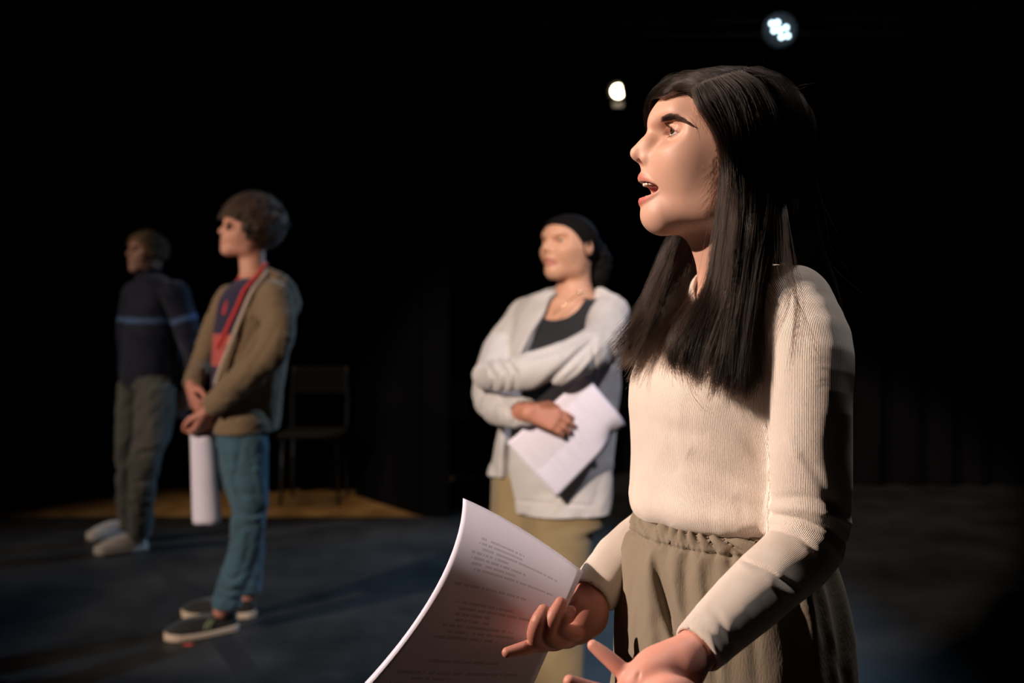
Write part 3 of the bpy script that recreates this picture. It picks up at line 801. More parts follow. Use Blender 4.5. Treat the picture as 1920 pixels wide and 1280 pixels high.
# loose strands over the shoulder, on the chest and around the crown
loose = [([(1440, 250), (1462, 330), (1470, 420, 1.365), (1480, 500, 1.325), (1493, 560, 1.305), (1492, 620, 1.298), (1484, 692, 1.298)], 46, .0022),
         ([(1440, 250), (1462, 330), (1468, 420, 1.365), (1472, 500, 1.33), (1480, 560, 1.308), (1462, 610, 1.303), (1438, 660, 1.305)], 22, .0022),
         ([(1430, 250), (1455, 330), (1462, 430, 1.365), (1470, 510, 1.33), (1505, 600, 1.300), (1520, 640, 1.297), (1540, 680, 1.30)], 14, .003),
         ([(1380, 250), (1376, 400, 1.375), (1360, 540, 1.36), (1300, 640, 1.36), (1292, 720, 1.36), (1310, 750, 1.365), (1332, 772, 1.36)], 12, .0008),
         ([(1322, 196), (1345, 245), (1356, 300), (1352, 430, 1.395), (1325, 560, 1.385), (1275, 620, 1.375), (1261, 660, 1.375), (1280, 708, 1.375)], 160, .0045)]
for pts, n, j in loose:
    g = guide(pts); LS.append(sheet([g, g+np.array([.002, 0, 0])], n, RNG, 30, j, .3, 8, .06, 2.5, .003))
fly = []
for i in range(150):
    x = RNG.uniform(1285, 1500); y0 = 128+((x-1395)/120)**2*46
    a = HF.w(HF.inv(onsurf(f_skull, x, y0+14, .008))[0])
    t = np.linspace(0, 1, 30)[:, None]; L = RNG.uniform(.012, .030)
    v = np.array([RNG.normal()*.9, RNG.normal()*.5, abs(RNG.normal())*.22+.05]); v /= np.linalg.norm(v)
    w = RNG.normal(size=3)*.5
    fly.append(a+v*L*t*.7+w*L*t*t*.8-np.array([0, 0, 1])*L*.55*t*t)
for i in range(26):
    x = RNG.uniform(1500, 1560); y = RNG.uniform(300, 560); a = P(x-20, y, RNG.uniform(1.44, 1.52)); t = np.linspace(0, 1, 30)[:, None]; L = RNG.uniform(.04, .12)
    fly.append(a+np.array([RNG.uniform(.05, .4), RNG.normal()*.3, -1])*L*t+np.array([RNG.normal()*.35, 0, .1])*L*t*t)
LS.append(np.array(fly))
allS = np.vstack(LS); shp = allS.shape; pt_ = allS.reshape(-1, 3)
nz_ = len(fly)*30; body_ = np.arange(len(pt_)) < len(pt_)-nz_
def lift_out(fn, pt, idx, gap):
    f = np.concatenate([fn(pt[idx[i:i+150000]]) for i in range(0, len(idx), 150000)])-gap
    k = idx[f < 0]; fk = f[f < 0]
    if len(k) == 0: return pt
    G = np.empty((len(k), 3))
    for a in range(3):
        q = pt[k].copy(); q[:, a] += .0015; G[:, a] = (np.concatenate([fn(q[i:i+150000]) for i in range(0, len(q), 150000)])-gap-fk)/.0015
    G /= np.maximum(np.linalg.norm(G, axis=1), .2)[:, None]
    pt[k] -= np.maximum(fk, -.02)[:, None]*G; return pt
ix = np.where(body_)[0]; gp = .0004
jit_ = np.repeat(RNG.uniform(0, .0022, len(pt_)//30), 30)
pt_ = lift_out(f_hair1, pt_, ix, gp+jit_.mean())
sk_ = ix[pt_[ix][:, 2] > HF.o[2]-.03]
pt_ = lift_out(lambda p: f_skull(p)-.0085, pt_, sk_, .0)
allS = pt_.reshape(shp)
strands('hair_strands', allS, hair_mat, hair1, .00016, .00007)
# baby hair at the temple and down in front of the ear
bab = []
for i in range(220):
    if i < 110: x, y, dx, dy = RNG.uniform(1300, 1322), RNG.uniform(168, 222), RNG.uniform(2, 22), RNG.uniform(12, 42); x = x-RNG.uniform(0, 16)
    else: x, y, dx, dy = RNG.uniform(1326, 1352), RNG.uniform(285, 390), RNG.uniform(-26, -4), RNG.uniform(22, 52)
    bab.append((x, y, dx, dy, RNG.uniform()))
bab = np.array(bab)[:, None, :]; t = np.linspace(0, 1, 10)[None]
X_ = bab[..., 0]+bab[..., 2]*t+5*np.sin(t*3); Y_ = bab[..., 1]+bab[..., 3]*t
bab = onsurf(f_head1, X_.ravel(), Y_.ravel(), .0010).reshape(220, 10, 3)
strands('fine_temple_hair', bab, hairmat('fine_hair', (.10, .055, .035), .35), hair1, .00007, .00003)
# eyebrows and lashes
bx = np.array([1239, 1250, 1262, 1275, 1288, 1303]); by = np.array([225, 222, 221, 224, 230, 239]); bt = np.array([5.4, 5.6, 4.6, 3.6, 2.5, 1.0])
br = []
for i in range(620):
    u = RNG.uniform(1238, 1297); c = np.interp(u, bx, by); th = np.interp(u, bx, bt); v = RNG.uniform(-1, 1)
    L = RNG.uniform(8, 13); sl = (np.interp(u+4, bx, by)-np.interp(u-4, bx, by))/8
    t = np.linspace(0, 1, 6); ang = sl*.9-.55*(1-(u-1238)/66)-.15*v
    br.append(np.column_stack([u+L*t, c+v*th+L*ang*t]))
br = np.array(br); br = onsurf(f_head1, br[..., 0].ravel(), br[..., 1].ravel(), .0006).reshape(620, 6, 3)
far = np.array([[HF.w(HF.inv(p_)*np.array([1, -1, 1])) for p_ in l_] for l_ in br[::2]])
bm = hairmat('brow_hair', (.008, .005, .004), .4, 1.3)
strands('eyebrow', br, bm, body1, .00019, .00006); strands('eyebrow', far, bm, body1, .00019, .00006)
def lid_edge(s, up, n):
    out = []
    for i in range(n):
        y = np.interp(i, [0, n-1], [.0195, .0448]); yy = y-.0315; hh = max(0, 1-(yy/.0138)**2)
        z = .0146-yy*.06+(.0088*hh**.65*(1-yy*14) if up else -.0022*hh**.8)
        dx = max(1-((y-.0312)/.0166)**2-((z-.0170)/.0138)**2, 0)**.5*.0142
        out.append(np.array([.0572+dx, s*y, z]))
    return out
la = []
for s in (1, -1):
    for up, n, L in ((True, 70, .0085), (False, 36, .0040)):
        for k, e in enumerate(lid_edge(s, up, n)):
            f = k/(n-1)
            if f < .22: continue
            out = np.array([.9, s*(-.35+1.2*f), .15 if up else -.4]); out /= np.linalg.norm(out)
            t = np.linspace(0, 1, 8)[:, None]; l = L*RNG.uniform(.7, 1.1)*(.6+.4*math.sin(f*3.1))
            q = e+out*l*t+np.array([0, 0, 1.0 if up else -.5])*l*.55*t*t
            la.append([HF.w(x) for x in q])
strands('eyelashes', np.array(la), bm, body1, .00024, .00007)
# ================================================================== paper scripts
def papermat(name, lines=44, ink=.85, col=(.80, .77, .80), seed=0.0):
    N = NT(name); N.set(Base_Color=col, Roughness=.75); N.b.inputs['Specular IOR Level'].default_value = .2
    u = N.n('ShaderNodeAttribute', attribute_name='page_u').outputs['Fac']; v = N.n('ShaderNodeAttribute', attribute_name='page_v').outputs['Fac']
    def M(op, a, b=None, c=None):
        m = N.n('ShaderNodeMath', operation=op)
        for i, x in enumerate((a, b, c)):
            if x is None: continue
            if isinstance(x, (int, float)): m.inputs[i].default_value = x
            else: N.l(x, m.inputs[i])
        return m.outputs[0]
    row = M('MULTIPLY', v, float(lines)); ri = M('FLOOR', row); rf = M('FRACT', row)
    inrow = M('MULTIPLY', M('GREATER_THAN', rf, .30), M('LESS_THAN', rf, .78))
    def rnd(sc, off, uu=None):
        cb = N.n('ShaderNodeCombineXYZ'); N.l(ri, cb.inputs[1]); cb.inputs[2].default_value = off+seed
        if uu is not None: N.l(uu, cb.inputs[0])
        w = N.n('ShaderNodeTexWhiteNoise', noise_dimensions='3D'); N.l(cb.outputs[0], w.inputs[0]); return w.outputs['Value']
    lo = M('MULTIPLY', rnd(1, 3.1), .16); hi = M('ADD', M('MULTIPLY', rnd(1, 7.7), .55), .36)
    used = M('GREATER_THAN', rnd(1, 11.3), .22)
    inu = M('MULTIPLY', M('GREATER_THAN', u, M('ADD', lo, .10)), M('LESS_THAN', u, M('MINIMUM', hi, .88)))
    inv = M('MULTIPLY', M('GREATER_THAN', v, .16), M('LESS_THAN', v, .92))
    ch = M('FLOOR', M('MULTIPLY', u, 90.0)); cf = M('FRACT', M('MULTIPLY', u, 90.0))
    let = M('MULTIPLY', M('GREATER_THAN', rnd(1, 1.7, ch), .17), M('LESS_THAN', cf, .74))
    cb = N.n('ShaderNodeCombineXYZ'); N.l(u, cb.inputs[0]); N.l(v, cb.inputs[1])
    ns = N.n('ShaderNodeTexNoise', i_Scale=420.0, i_Detail=1.0); N.l(cb.outputs[0], ns.inputs['Vector'])
    gl = M('GREATER_THAN', ns.outputs['Fac'], .44)
    k = M('MULTIPLY', M('MULTIPLY', M('MULTIPLY', inrow, used), M('MULTIPLY', inu, inv)), M('MULTIPLY', let, gl))
    mx = N.n('ShaderNodeMixRGB'); mx.inputs[1].default_value = (*col, 1); mx.inputs[2].default_value = (.06, .05, .06, 1)
    N.l(M('MULTIPLY', k, ink), mx.inputs[0]); N.l(mx.outputs[0], N.b.inputs['Base Color'])
    return N.m
def page(fn, nu=26, nv=36, th=.0004):
    """fn(u, v) -> point; a thin closed sheet with page coordinates"""
    U, V_ = np.meshgrid(np.linspace(0, 1, nu), np.linspace(0, 1, nv), indexing='ij')
    Q = np.array([[fn(u, v) for v in np.linspace(0, 1, nv)] for u in np.linspace(0, 1, nu)])
    du = np.gradient(Q, axis=0); dv = np.gradient(Q, axis=1); n = np.cross(du, dv); n /= np.linalg.norm(n, axis=-1)[..., None]
    A = (Q+n*th/2).reshape(-1, 3); B = (Q-n*th/2).reshape(-1, 3); m = nu*nv
    F_ = []
    for i in range(nu-1):
        for j in range(nv-1):
            a = i*nv+j; q = [a, a+nv, a+nv+1, a+1]; F_.append(q); F_.append([x+m for x in q[::-1]])
    rim = [i*nv for i in range(nu)]+[(nu-1)*nv+j for j in range(1, nv)]+[i*nv+nv-1 for i in range(nu-2, -1, -1)]+[j for j in range(nv-2, 0, -1)]
    for a, b in zip(rim, rim[1:]+rim[:1]): F_.append([b, a, a+m, b+m])
    at_ = {'page_u': np.tile(U.ravel(), 2), 'page_v': np.tile(V_.ravel(), 2)}
    return np.vstack([A, B]), np.array(F_), at_
def bez(a, b, c, t): return (1-t)**2*a+2*t*(1-t)*b+t*t*c
# corners of the bent script: u along the top edge (0 at the far left), v down the page
TLc, TRc = P(868, 935, 1.520), P(1093, 1072, 1.495)
Lm, BL = P(812, 1115, 1.462), P(655, 1318, 1.53)
Rm, BR = P(1052, 1165, 1.478), P(985, 1318, 1.515)
Lm = 2*Lm-.5*(TLc+BL); Rm = 2*Rm-.5*(TRc+BR)
TMc = P(975, 990, 1.512); BMc = P(830, 1322, 1.525)
TMc = 2*TMc-.5*(TLc+TRc); BMc = 2*BMc-.5*(BL+BR)
def scr(u, v, off=0.0, sh=0.0):
    l = bez(TLc, Lm, BL, v); r_ = bez(TRc, Rm, BR, v)
    t = bez(TLc, TMc, TRc, u); b = bez(BL, BMc, BR, u)
    c = (1-v)*t+v*b+(1-u)*l+u*r_-((1-u)*(1-v)*TLc+u*(1-v)*TRc+(1-u)*v*BL+u*v*BR)
    return c
pm1 = papermat('printed_page', 36, .50, (.80, .76, .90)); pm0 = plain('blank_paper', (.80, .76, .90), .75)
nrm = np.cross(TRc-TLc, BL-TLc); nrm /= np.linalg.norm(nrm)
if nrm[1] > 0: nrm = -nrm
script1 = empty('script', P(1000, 1200, 1.45)); tag(script1, 'printed script of loose sheets bent in the hand of the girl in the cream sweater', 'script', 'paper scripts')
for i in range(6):
    o = -nrm*.0007*i; fan = np.array([-.0007, .0, .0003])*i
    V, F_, A_t = page(lambda u, v: scr(u, v)+o*(1+1.6*(1-u)*np.sin(v*2.2+.3))+fan*(1-u)*(v**1.2+.25*(i % 2)))
    mkmesh('page', V, F_, pm1 if i == 0 else pm0, script1, attrs=A_t)
# ================================================================== shared pieces for the three behind
def body_frame(yaw_deg):
    a = math.radians(yaw_deg); F = np.array([-math.cos(a), -math.sin(a), 0]); return F, np.array([-F[1]*1.0, F[0], 0])
def hand_sdf(p, Wp, D, N, side, curl=.9, sc=1.0, spread=.10):
    """wrist, finger direction, palm normal; side +1 puts the thumb on cross(D, N)"""
    Wp = np.asarray(Wp, float); D = np.asarray(D, float)/np.linalg.norm(D); N = np.asarray(N, float); N = N-D*(N@D); N /= np.linalg.norm(N)
    T = side*np.cross(D, N)
    d = None
    for i, (o, L, c0) in enumerate(((.028, .070, 1), (.010, .078, 1), (-.009, .073, 1.05), (-.026, .058, 1.1))):
        m = Wp+(D*(.088-.006*abs(i-1))+T*o)*sc
        e = cap(p, Wp+T*o*.45*sc, m, .0165*sc, .0115*sc); d = e if d is None else smin(d, e, .012*sc)
        dirv = D+T*spread*(o/.028); a = 0; q = m
        for k, f in enumerate((.46, .30, .24)):
            a += curl*c0*(.75, .9, .55)[k]
            q2 = q+(math.cos(a)*dirv+math.sin(a)*N)*L*f*sc
            d = smin(d, cap(p, q, q2, (.0100-.0010*k)*sc, (.0092-.0012*k)*sc), .004*sc); q = q2
    b = Wp+(D*.025+T*.022+N*.006)*sc; c = b+(D*.032+T*.026+N*.014)*sc; e_ = c+(D*.034+T*.002+N*.014)*sc; f_ = e_+(D*.024-T*.008+N*.006)*sc
    return smin(d, chain(p, [b, c, e_, f_], [.0165*sc, .013*sc, .0105*sc, .008*sc], 2), .010*sc)
def shoe_parts(toe, heel, mats, parent, h=.0028, width=.047, high=.075):
    """toe, heel on the floor -> shoe mesh with a sole child"""
    toe = np.array([toe[0], toe[1], 0.]); heel = np.array([heel[0], heel[1], 0.]); L = np.linalg.norm(toe-heel)
    D = (toe-heel)/L; S = np.array([-D[1], D[0], 0])
    def loc(p): q = p-heel; return q@D, q@S, q[..., 2]
    def outline(p, g=0):
        x, y, z = loc(p); t = np.clip(x/L, 0, 1)
        w = width*(.70+.36*np.sin(np.clip(t*1.05, 0, 1)*math.pi*.72)-.03)*np.sqrt(np.clip(1-np.maximum((t-.80)/.20, 0)**2.4, .0004, 1))*np.sqrt(np.clip(1-np.maximum((.12-t)/.12, 0)**2.4, .0004, 1))
        return np.maximum(np.abs(y)-w-g, np.maximum(-x-g, x-L-g)), x, y, z, t
    def sole(p):
        o, x, y, z, t = outline(p, .003); top = .030-.006*np.sin(t*3.1)+.006*np.maximum(t-.8, 0)*5
        bot = .002+.012*np.maximum(t-.82, 0)**2*30*.2
        return smax(o, np.maximum(z-top, bot-z), .006)
    def upper(p):
        q = heel
        d = chain(p, [heel+D*.045+[0, 0, high+.010], heel+D*.050+[0, 0, .05], heel+D*L*.45+[0, 0, .052], heel+D*L*.72+[0, 0, .038], heel+D*(L-.040)+[0, 0, .030]], [.036, .040, .039, .036, .030], 3)
        o, x, y, z, t = outline(p, 0); d = smax(smin(d, smax(o, z-.045, .012), .012), o-.001, .012)
        d = smax(d, -(z-.018), .003); d = smax(d, z-high, .004)
        d = smax(d, -cap(p, heel+D*.048+[0, 0, high-.006], heel+D*.046+[0, 0, .2], .030), .003)
        for k in range(5):
            a = heel+D*(L*.42+k*.020)+[0, 0, 0]; d = d-fold(p, [a+S*.020+[0, 0, .086-k*.007], a-S*.020+[0, 0, .086-k*.007]], .0045, .003)
        return d
    lo = np.minimum(toe, heel)-.07; lo[2] = -.01; hi = np.maximum(toe, heel)+.07; hi[2] = high+.03
    s = mkmesh('shoe', *nets(upper, lo, hi, h), mats[0], parent)
    mkmesh('sole', *nets(sole, lo, hi, h), mats[1], s)
    return s
def scalp(fr, lift, back=.010, slope=.52, mid=.022, low=-.085):
    def f(p):
        q = fr.inv(p)
        sk = smin(ell(q, (-.010, 0, .014), (.096, .0735, .083)), ell(q, (.034, 0, .032), (.0535, .060, .052)), .02)-lift
        bd = back+slope*np.maximum(q[..., 2], 0)+mid*(1-np.clip(np.abs(q[..., 1])/.07, 0, 1)**2)
        d = smax(sk, q[..., 0]-bd, .006); return smax(d, -(q[..., 2]-low), .02)*fr.s
    return f
def brow_mesh(fr, parent, mat, th=.0028):
    for s in (1, -1):
        pts = [fr.w((x, s*y, z)) for x, y, z in ((.0850, .010, .0340), (.0825, .020, .0375), (.0750, .032, .0385), (.0600, .046, .0330))]
        mkmesh('eyebrow', *tube(catmull(pts, 4), th*fr.s*np.linspace(1.2, .5, 13), 8), mat, parent)

# ================================================================== girl in the pale grey hoodie, arms crossed
GD = 3.5
GF, GL = body_frame(55)
GBASE = np.array([P(1040, 900, GD)[0], P(1040, 900, GD)[1], 0])
ha = math.radians(43)
HG = Frame(P(1066, 463, GD-.02), (-math.cos(ha), -math.sin(ha), -.02), (-.10, 0, 1), .94)
GSK = (.60, .33, .22)
trow = [(560, 1010, 1128, .12), (600, 988, 1140, .155), (650, 975, 1148, .160), (700, 968, 1145, .155), (780, 975, 1135, .145), (860, 962, 1135, .160), (930, 948, 1130, .170), (985, 946, 1126, .165)]
yw = math.radians(55)
gt = Loft(rowspx(trow, GD, yw, .05), math.atan2(GL[1], GL[0]))
hrow = [(545, 1022, 1122, .10), (562, 992, 1142, .15), (590, 972, 1156, .175), (640, 958, 1163, .18), (700, 950, 1162, .18), (780, 940, 1152, .18), (860, 928, 1146, .19), (920, 924, 1134, .19), (968, 926, 1120, .19)]
gh = Loft(rowspx(hrow, GD, yw, .06), math.atan2(GL[1], GL[0]))
GAL = [P(1138, 598, 3.42), P(1136, 632, 3.33), P(1110, 655, 3.24), P(1045, 682, 3.17), P(960, 702, 3.19), P(914, 703, 3.28)]
GAR = [P(985, 600, 3.62), P(942, 660, 3.56), P(920, 735, 3.42), P(945, 768, 3.29), P(990, 772, 3.19)]
def glegs(p, g=0.0):
    d = None
    for s, (k, b_) in zip((-1, 1), ((975, 990), (1047, 1048))):
        d0 = GD-s*.045; q = .010 if s > 0 else 0
        e = chain(p, [P(k-4, 900, d0), P(k, 1010, d0), P(b_-8, 1140, d0), P(b_, 1330, d0)*[1, 1, 0]+[0, 0, .05]], [.082+g+q, .090+g+q, .082+g+q*.6, .072+g], 3)
        d = e if d is None else smin(d, e, .015)
    return d
HWR = P(990, 772, 3.185); HWL = P(918, 700, 3.30)
def f_g(p):
    q = HG.inv(p)
    d = head_sdf(q, 'shut', ears=True, slim=.20)*HG.s
    nk = chain(p, [HG.w((-.022, 0, -.05)), P(1076, 530, GD), P(1076, 575, GD)], [.050, .052, .072], 3)
    d = smin(d, nk, .02)
    d = smin(d, smax(gt.d(p, -.004), P(0, 0, 1)[2]*0+(.0+(-p[..., 2]+.75)), .02), .035)
    d = smin(d, chain(p, GAL, [.042, .04, .036, .032, .028, .026], 2), .02)
    d = smin(d, chain(p, GAR, [.042, .04, .036, .032, .026], 2), .02)
    d = smin(d, glegs(p, -.03), .03)
    d = smin(d, hand_sdf(p, HWR, P(1050, 788, 3.19)-P(990, 770, 3.185), (.1, .9, -.5), 1, .42, .95), .008)
    d = smin(d, hand_sdf(p, HWL, P(890, 700, 3.40)-P(918, 700, 3.30), (.6, 1, .0), 1, .9, .9), .008)
    for s in (-1, 1):
        f0 = P(970 if s < 0 else 1052, 1330, GD-s*.045); f0[2] = .06; d = smin(d, cap(p, f0, f0+GF*.13+[0, 0, -.03], .035, .028), .02)
    return d
V, Fa = nets(f_g, [P(880, 0, 3.4)[0], 2.95, 0], [P(1190, 0, 3.5)[0], 3.95, 1.56], .0040)
near = V[:, 2] > zof(545, GD)
hb = nets(f_g, HG.o-np.array([.14, .14, .115]), HG.o+np.array([.14, .14, .13]), .0022)
c = np.tile(GSK, (len(V), 1))
zc = HG.o[2]-.112
keep = ~((V[Fa][:, :, 2].min(1) > zc-.002))
hk = hb[0][hb[1]][:, :, 2].max(1) > zc-.004
body2 = join([(V, Fa[keep]), (hb[0], hb[1][hk])])
c2 = head_tint(hb[0], HG, GSK, (.36, .09, .08), 'shut')
girl2 = mkmesh('person', *body2, skinmat('skin_grey_hoodie'), col=np.vstack([np.where(((V-HWR)**2).sum(1)[:, None] < .15**2, np.array([[.50, .22, .15]]), c), c2]), origin=GBASE)
tag(girl2, 'girl with tied back black hair in open pale grey hoodie, arms crossed', 'person', 'young actors standing on the dark stage')
make_eyes(HG, girl2, eye_mat, gaze=(1, .30, -.10))
dark_brow = plain('dark_brow', (.012, .008, .006), .8)
brow_mesh(HG, girl2, dark_brow, .0034)
# tank top
def f_tank(p):
    d = gt.d(p, .004)
    q = (p-P(1062, 560, GD))
    u = q@GL; f = q@GF; z = p[..., 2]
    d = smax(d, z-zof(548, GD), .004)
    # scoop neck and straps
    d = smax(d, -ell(p, P(1066, 556, GD)+GF*.06, (.088, .10, .075)), .004)
    return smax(d, zof(900, GD)-z, .004)
black_knit = fabric('black_rib_cotton', (.018, .020, .024), .8, 60, .1, .2)
mkmesh('tank_top', *nets(f_tank, [P(930, 0, 3.4)[0], 3.1, zof(905, 3.4)], [P(1180, 0, 3.5)[0], 3.8, zof(540, 3.5)], .0035), black_knit.m, girl2)
# hoodie
oz = [(zof(y, GD), w, (px-cx+.5*.15*609)/(.82*609)) for y, w, px, cx in ((530, .085, 1075, 1072), (580, .095, 1058, 1065), (620, .098, 1040, 1060), (690, .095, 1012, 1056), (755, .035, 985, 1046), (800, .018, 958, 1046), (880, .016, 950, 1037), (975, .035, 945, 1025))]
oz = np.array(sorted(oz))
GFO = []
def go(pts, w, a): GFO.append(([P(*q) for q in pts], w, a))
go([(1110, 640, 3.30), (1060, 690, 3.20), (1005, 735, 3.17)], .018, .022); go([(1130, 640, 3.33), (1090, 700, 3.24), (1040, 735, 3.18)], .014, -.010)
go([(935, 665, 3.25), (950, 700, 3.18), (945, 735, 3.2)], .010, .012); go([(920, 672, 3.27), (930, 710, 3.22)], .009, .010)
go([(965, 680, 3.2), (985, 715, 3.16)], .012, .008); go([(1020, 665, 3.2), (990, 700, 3.16)], .014, .008)
go([(930, 750, 3.4), (960, 790, 3.32)], .012, .010)
GCR = [([(1118, 632), (1065, 682), (1002, 742)], 6.5, .016), ([(1130, 645), (1085, 700), (1030, 742)], 6, -.008), ([(1105, 628), (1050, 655), (990, 672)], 6, .008), ([(930, 672), (950, 700), (944, 738)], 4.5, .012),
       ([(945, 668), (968, 700), (962, 738)], 4.5, .010), ([(915, 682), (928, 708), (922, 735)], 4, .010), ([(1112, 640), (1116, 700), (1112, 760)], 4, .008), ([(930, 745), (952, 765), (960, 795)], 5, .010),
       ([(965, 748), (968, 775), (962, 800)], 4, .010), ([(935, 935), (1030, 943), (1118, 948)], 2.5, .004),
       ([(1145, 640), (1150, 690)], 6, .010), ([(960, 590), (945, 640)], 6, .006)]
def f_hood(p):
    u = (p-np.stack([np.interp(p[..., 2], gh.r[:, 0], gh.r[:, 1]), np.interp(p[..., 2], gh.r[:, 0], gh.r[:, 2]), p[..., 2]], -1))
    uu = u@GL; ff = u@GF; z = p[..., 2]
    t = smax(np.minimum(gh.d(p, .004, rnd=.02), np.minimum(gt.d(p, .020), glegs(p, .014))), zof(966, GD)-p[..., 2], .008)
    t = smin(t, cap(p, P(1085, 562, GD+.03), P(1140, 590, 3.44), .045, .060), .03)
    t = smin(t, cap(p, P(1060, 562, GD+.05), P(990, 592, 3.60), .040, .055), .03)
    # the hood lying on the back and shoulders
    t = smin(t, chain(p, [P(1128, 560, 3.45), P(1140, 590, 3.56), P(1118, 600, 3.68), P(1070, 575, 3.70)], [.030, .045, .05, .035], 3), .02)
    w = np.interp(z, oz[:, 0], oz[:, 1]); u0 = np.interp(z, oz[:, 0], oz[:, 2])
    opening = np.maximum(np.abs(uu-u0)-w, -ff-.0)
    t = smax(t, -gt.d(p, .008), .004)
    t = smax(t, -cap(p, P(1076, 580, GD), P(1072, 500, GD), .070, .085), .008)
    t = smax(t, -opening, .010)
    t = smax(t, np.where(uu < u0, zof(893, GD)-z, -1), .006)
    t = t-.004*np.exp(-((z-zof(930, GD))/.004)**2)*0+.004*nz(p, 16, 31)
    aL = smax(chain(p, GAL, [.066, .064, .060, .055, .050, .042], 3), -1-0*z, .01)
    aR = smax(chain(p, GAR, [.064, .062, .056, .050, .038], 3), plane(p, GAR[-1]+np.array([.004, 0, 0]), GAR[-1]-GAR[-2]), .006)
    d = smin(smin(t, aR, .02), aL, .018)+.003*nz(p, 30, 12)
    pq = proj(p)
    for pts, w_, a in GCR: d = d+crease(pq, pts, w_, a, 3.45)
    return smax(d, -cap(p, GAR[-1]-np.array([.02, 0, 0]), GAR[-1]+np.array([.05, 0, 0]), .030), .003)
grey_fleece = fabric('pale_grey_fleece', (.56, .545, .545), .95, 90, .06, .3, 900, .3)
mkmesh('hoodie', *nets(f_hood, [P(875, 0, 3.4)[0], 3.0, zof(972, 3.35)], [P(1195, 0, 3.5)[0], 3.95, zof(535, 3.5)], .0038), grey_fleece.m, girl2)
kh = fabric('khaki_twill', (.27, .205, .11), .85, 20, .12, .3, 700)
def f_kh(p):
    d = smin(glegs(p), smax(gt.d(p, .001), p[..., 2]-zof(880, GD), .01), .03)
    return smax(d+.005*nz(p*np.array([1, 1, .6]), 17, 44), -(p[..., 2]-.03), .003)
mkmesh('trousers', *nets(f_kh, [P(900, 0, 3.4)[0], 3.1, 0], [P(1170, 0, 3.5)[0], 3.85, zof(870, 3.5)], .005), kh.m, girl2)
# hair, pulled back into a bushy tail
hair2 = lambda p: smin(scalp(HG, .0100, .014, .52, .022)(p), chain(p, [HG.w((-.095, .0, .0)), HG.w((-.125, .01, -.045)), HG.w((-.118, .01, -.095))], [.034, .044, .034], 3)+.006*nz(p, 70, 8), .012)
bh = NT('black_hair'); bh.set(Base_Color=(.006, .005, .005), Roughness=.8); bh.b.inputs['Specular IOR Level'].default_value = .1
h2 = mkmesh('hair', *nets(hair2, HG.o-.24, HG.o+.2, .003), bh.m, girl2)
# necklace
nl = [P(*q) for q in ((1111, 548, 3.43), (1086, 551, 3.375), (1060, 570, 3.362), (1036, 590, 3.375))]
gold = plain('thin_gold', (.9, .62, .38), .25, 1.0)
V, Fa = tube(catmull(nl, 6), .0010, 6); mkmesh('necklace', *merge((V, Fa), tube([P(1086, 549, 3.368), P(1086.5, 549, 3.360)], .0065, 14)), gold, girl2)
# her script
sc2 = empty('script', P(1060, 820, 3.34)); tag(sc2, 'white paper sheets held against the pale grey hoodie by the girl with crossed arms', 'script', 'paper scripts')
qa, qb, qc, qd = P(1097, 703, 3.235), P(1176, 797, 3.28), P(1044, 933, 3.265), P(951, 830, 3.225)
pm2 = papermat('faintly_printed_page', 40, .22, (.80, .78, .92), 4.0)
for i in range(3):
    o = np.array([0.001, .0022, 0])*i
    def pg(u, v):
        c_ = (1-u)*(1-v)*qa+u*(1-v)*qb+u*v*qc+(1-u)*v*qd
        k = max(0, u-.72)/.28*max(0, 1-abs(v-.12)/.30)
        return c_+o*(1+u)+np.array([-.022, .03, -.004])*k*k-np.array([0, .012, 0])*math.sin(u*3.1)
    V, F_, A_t = page(pg, 20, 24, .0008); mkmesh('page', V, F_, pm2 if i == 0 else pm0, sc2, attrs=A_t)
# ================================================================== boy in the brown jacket
CD = 4.45
CF, CL = body_frame(32)
CBASE = np.array([P(450, 900, CD)[0], P(450, 900, CD)[1], 0])
ca_ = math.radians(29)
HC = Frame(P(462, 434, CD), (-math.cos(ca_), -math.sin(ca_), .03), (.05, 0, 1), .95)
CSK = (.60, .29, .205)
yc = math.radians(32)
crow = [(520, 448, 520, .09), (545, 422, 540, .145), (580, 408, 542, .165), (650, 398, 530, .165), (720, 398, 520, .155), (780, 404, 508, .15), (830, 408, 502, .15)]
ct = Loft(rowspx(crow, CD, yc, .05), math.atan2(CL[1], CL[0]))
jrow = [(512, 448, 530, .10), (535, 424, 548, .15), (570, 406, 552, .175), (640, 398, 540, .178), (700, 396, 534, .175), (760, 400, 530, .17), (805, 402, 526, .17)]
cj = Loft(rowspx(jrow, CD, yc, .06), math.atan2(CL[1], CL[0]))
CAL = [P(516, 562, 4.30), P(520, 620, 4.24), P(500, 672, 4.20), P(440, 722, 4.18), P(395, 764, 4.22)]
CAR = [P(430, 560, 4.60), P(400, 620, 4.62), P(376, 680, 4.60), P(360, 722, 4.48)]
NL = [P(452, 800, 4.33), P(460, 880, 4.31), P(468, 960, 4.30), P(456, 1040, 4.32), P(424, 1128, 4.34)]
FL = [P(444, 800, 4.56), P(452, 880, 4.56), P(466, 960, 4.57), P(470, 1040, 4.57), P(462, 1118, 4.58)]
def clegs(p, g=0.0):
    a = chain(p, NL, [.098+g, .085+g, .066+g, .060+g, .060+g], 3); b = chain(p, FL, [.092+g, .080+g, .062+g, .056+g, .054+g], 3)
    return smin(a, b, .02)
CW1, CW2 = P(392, 768, 4.22), P(358, 728, 4.45)
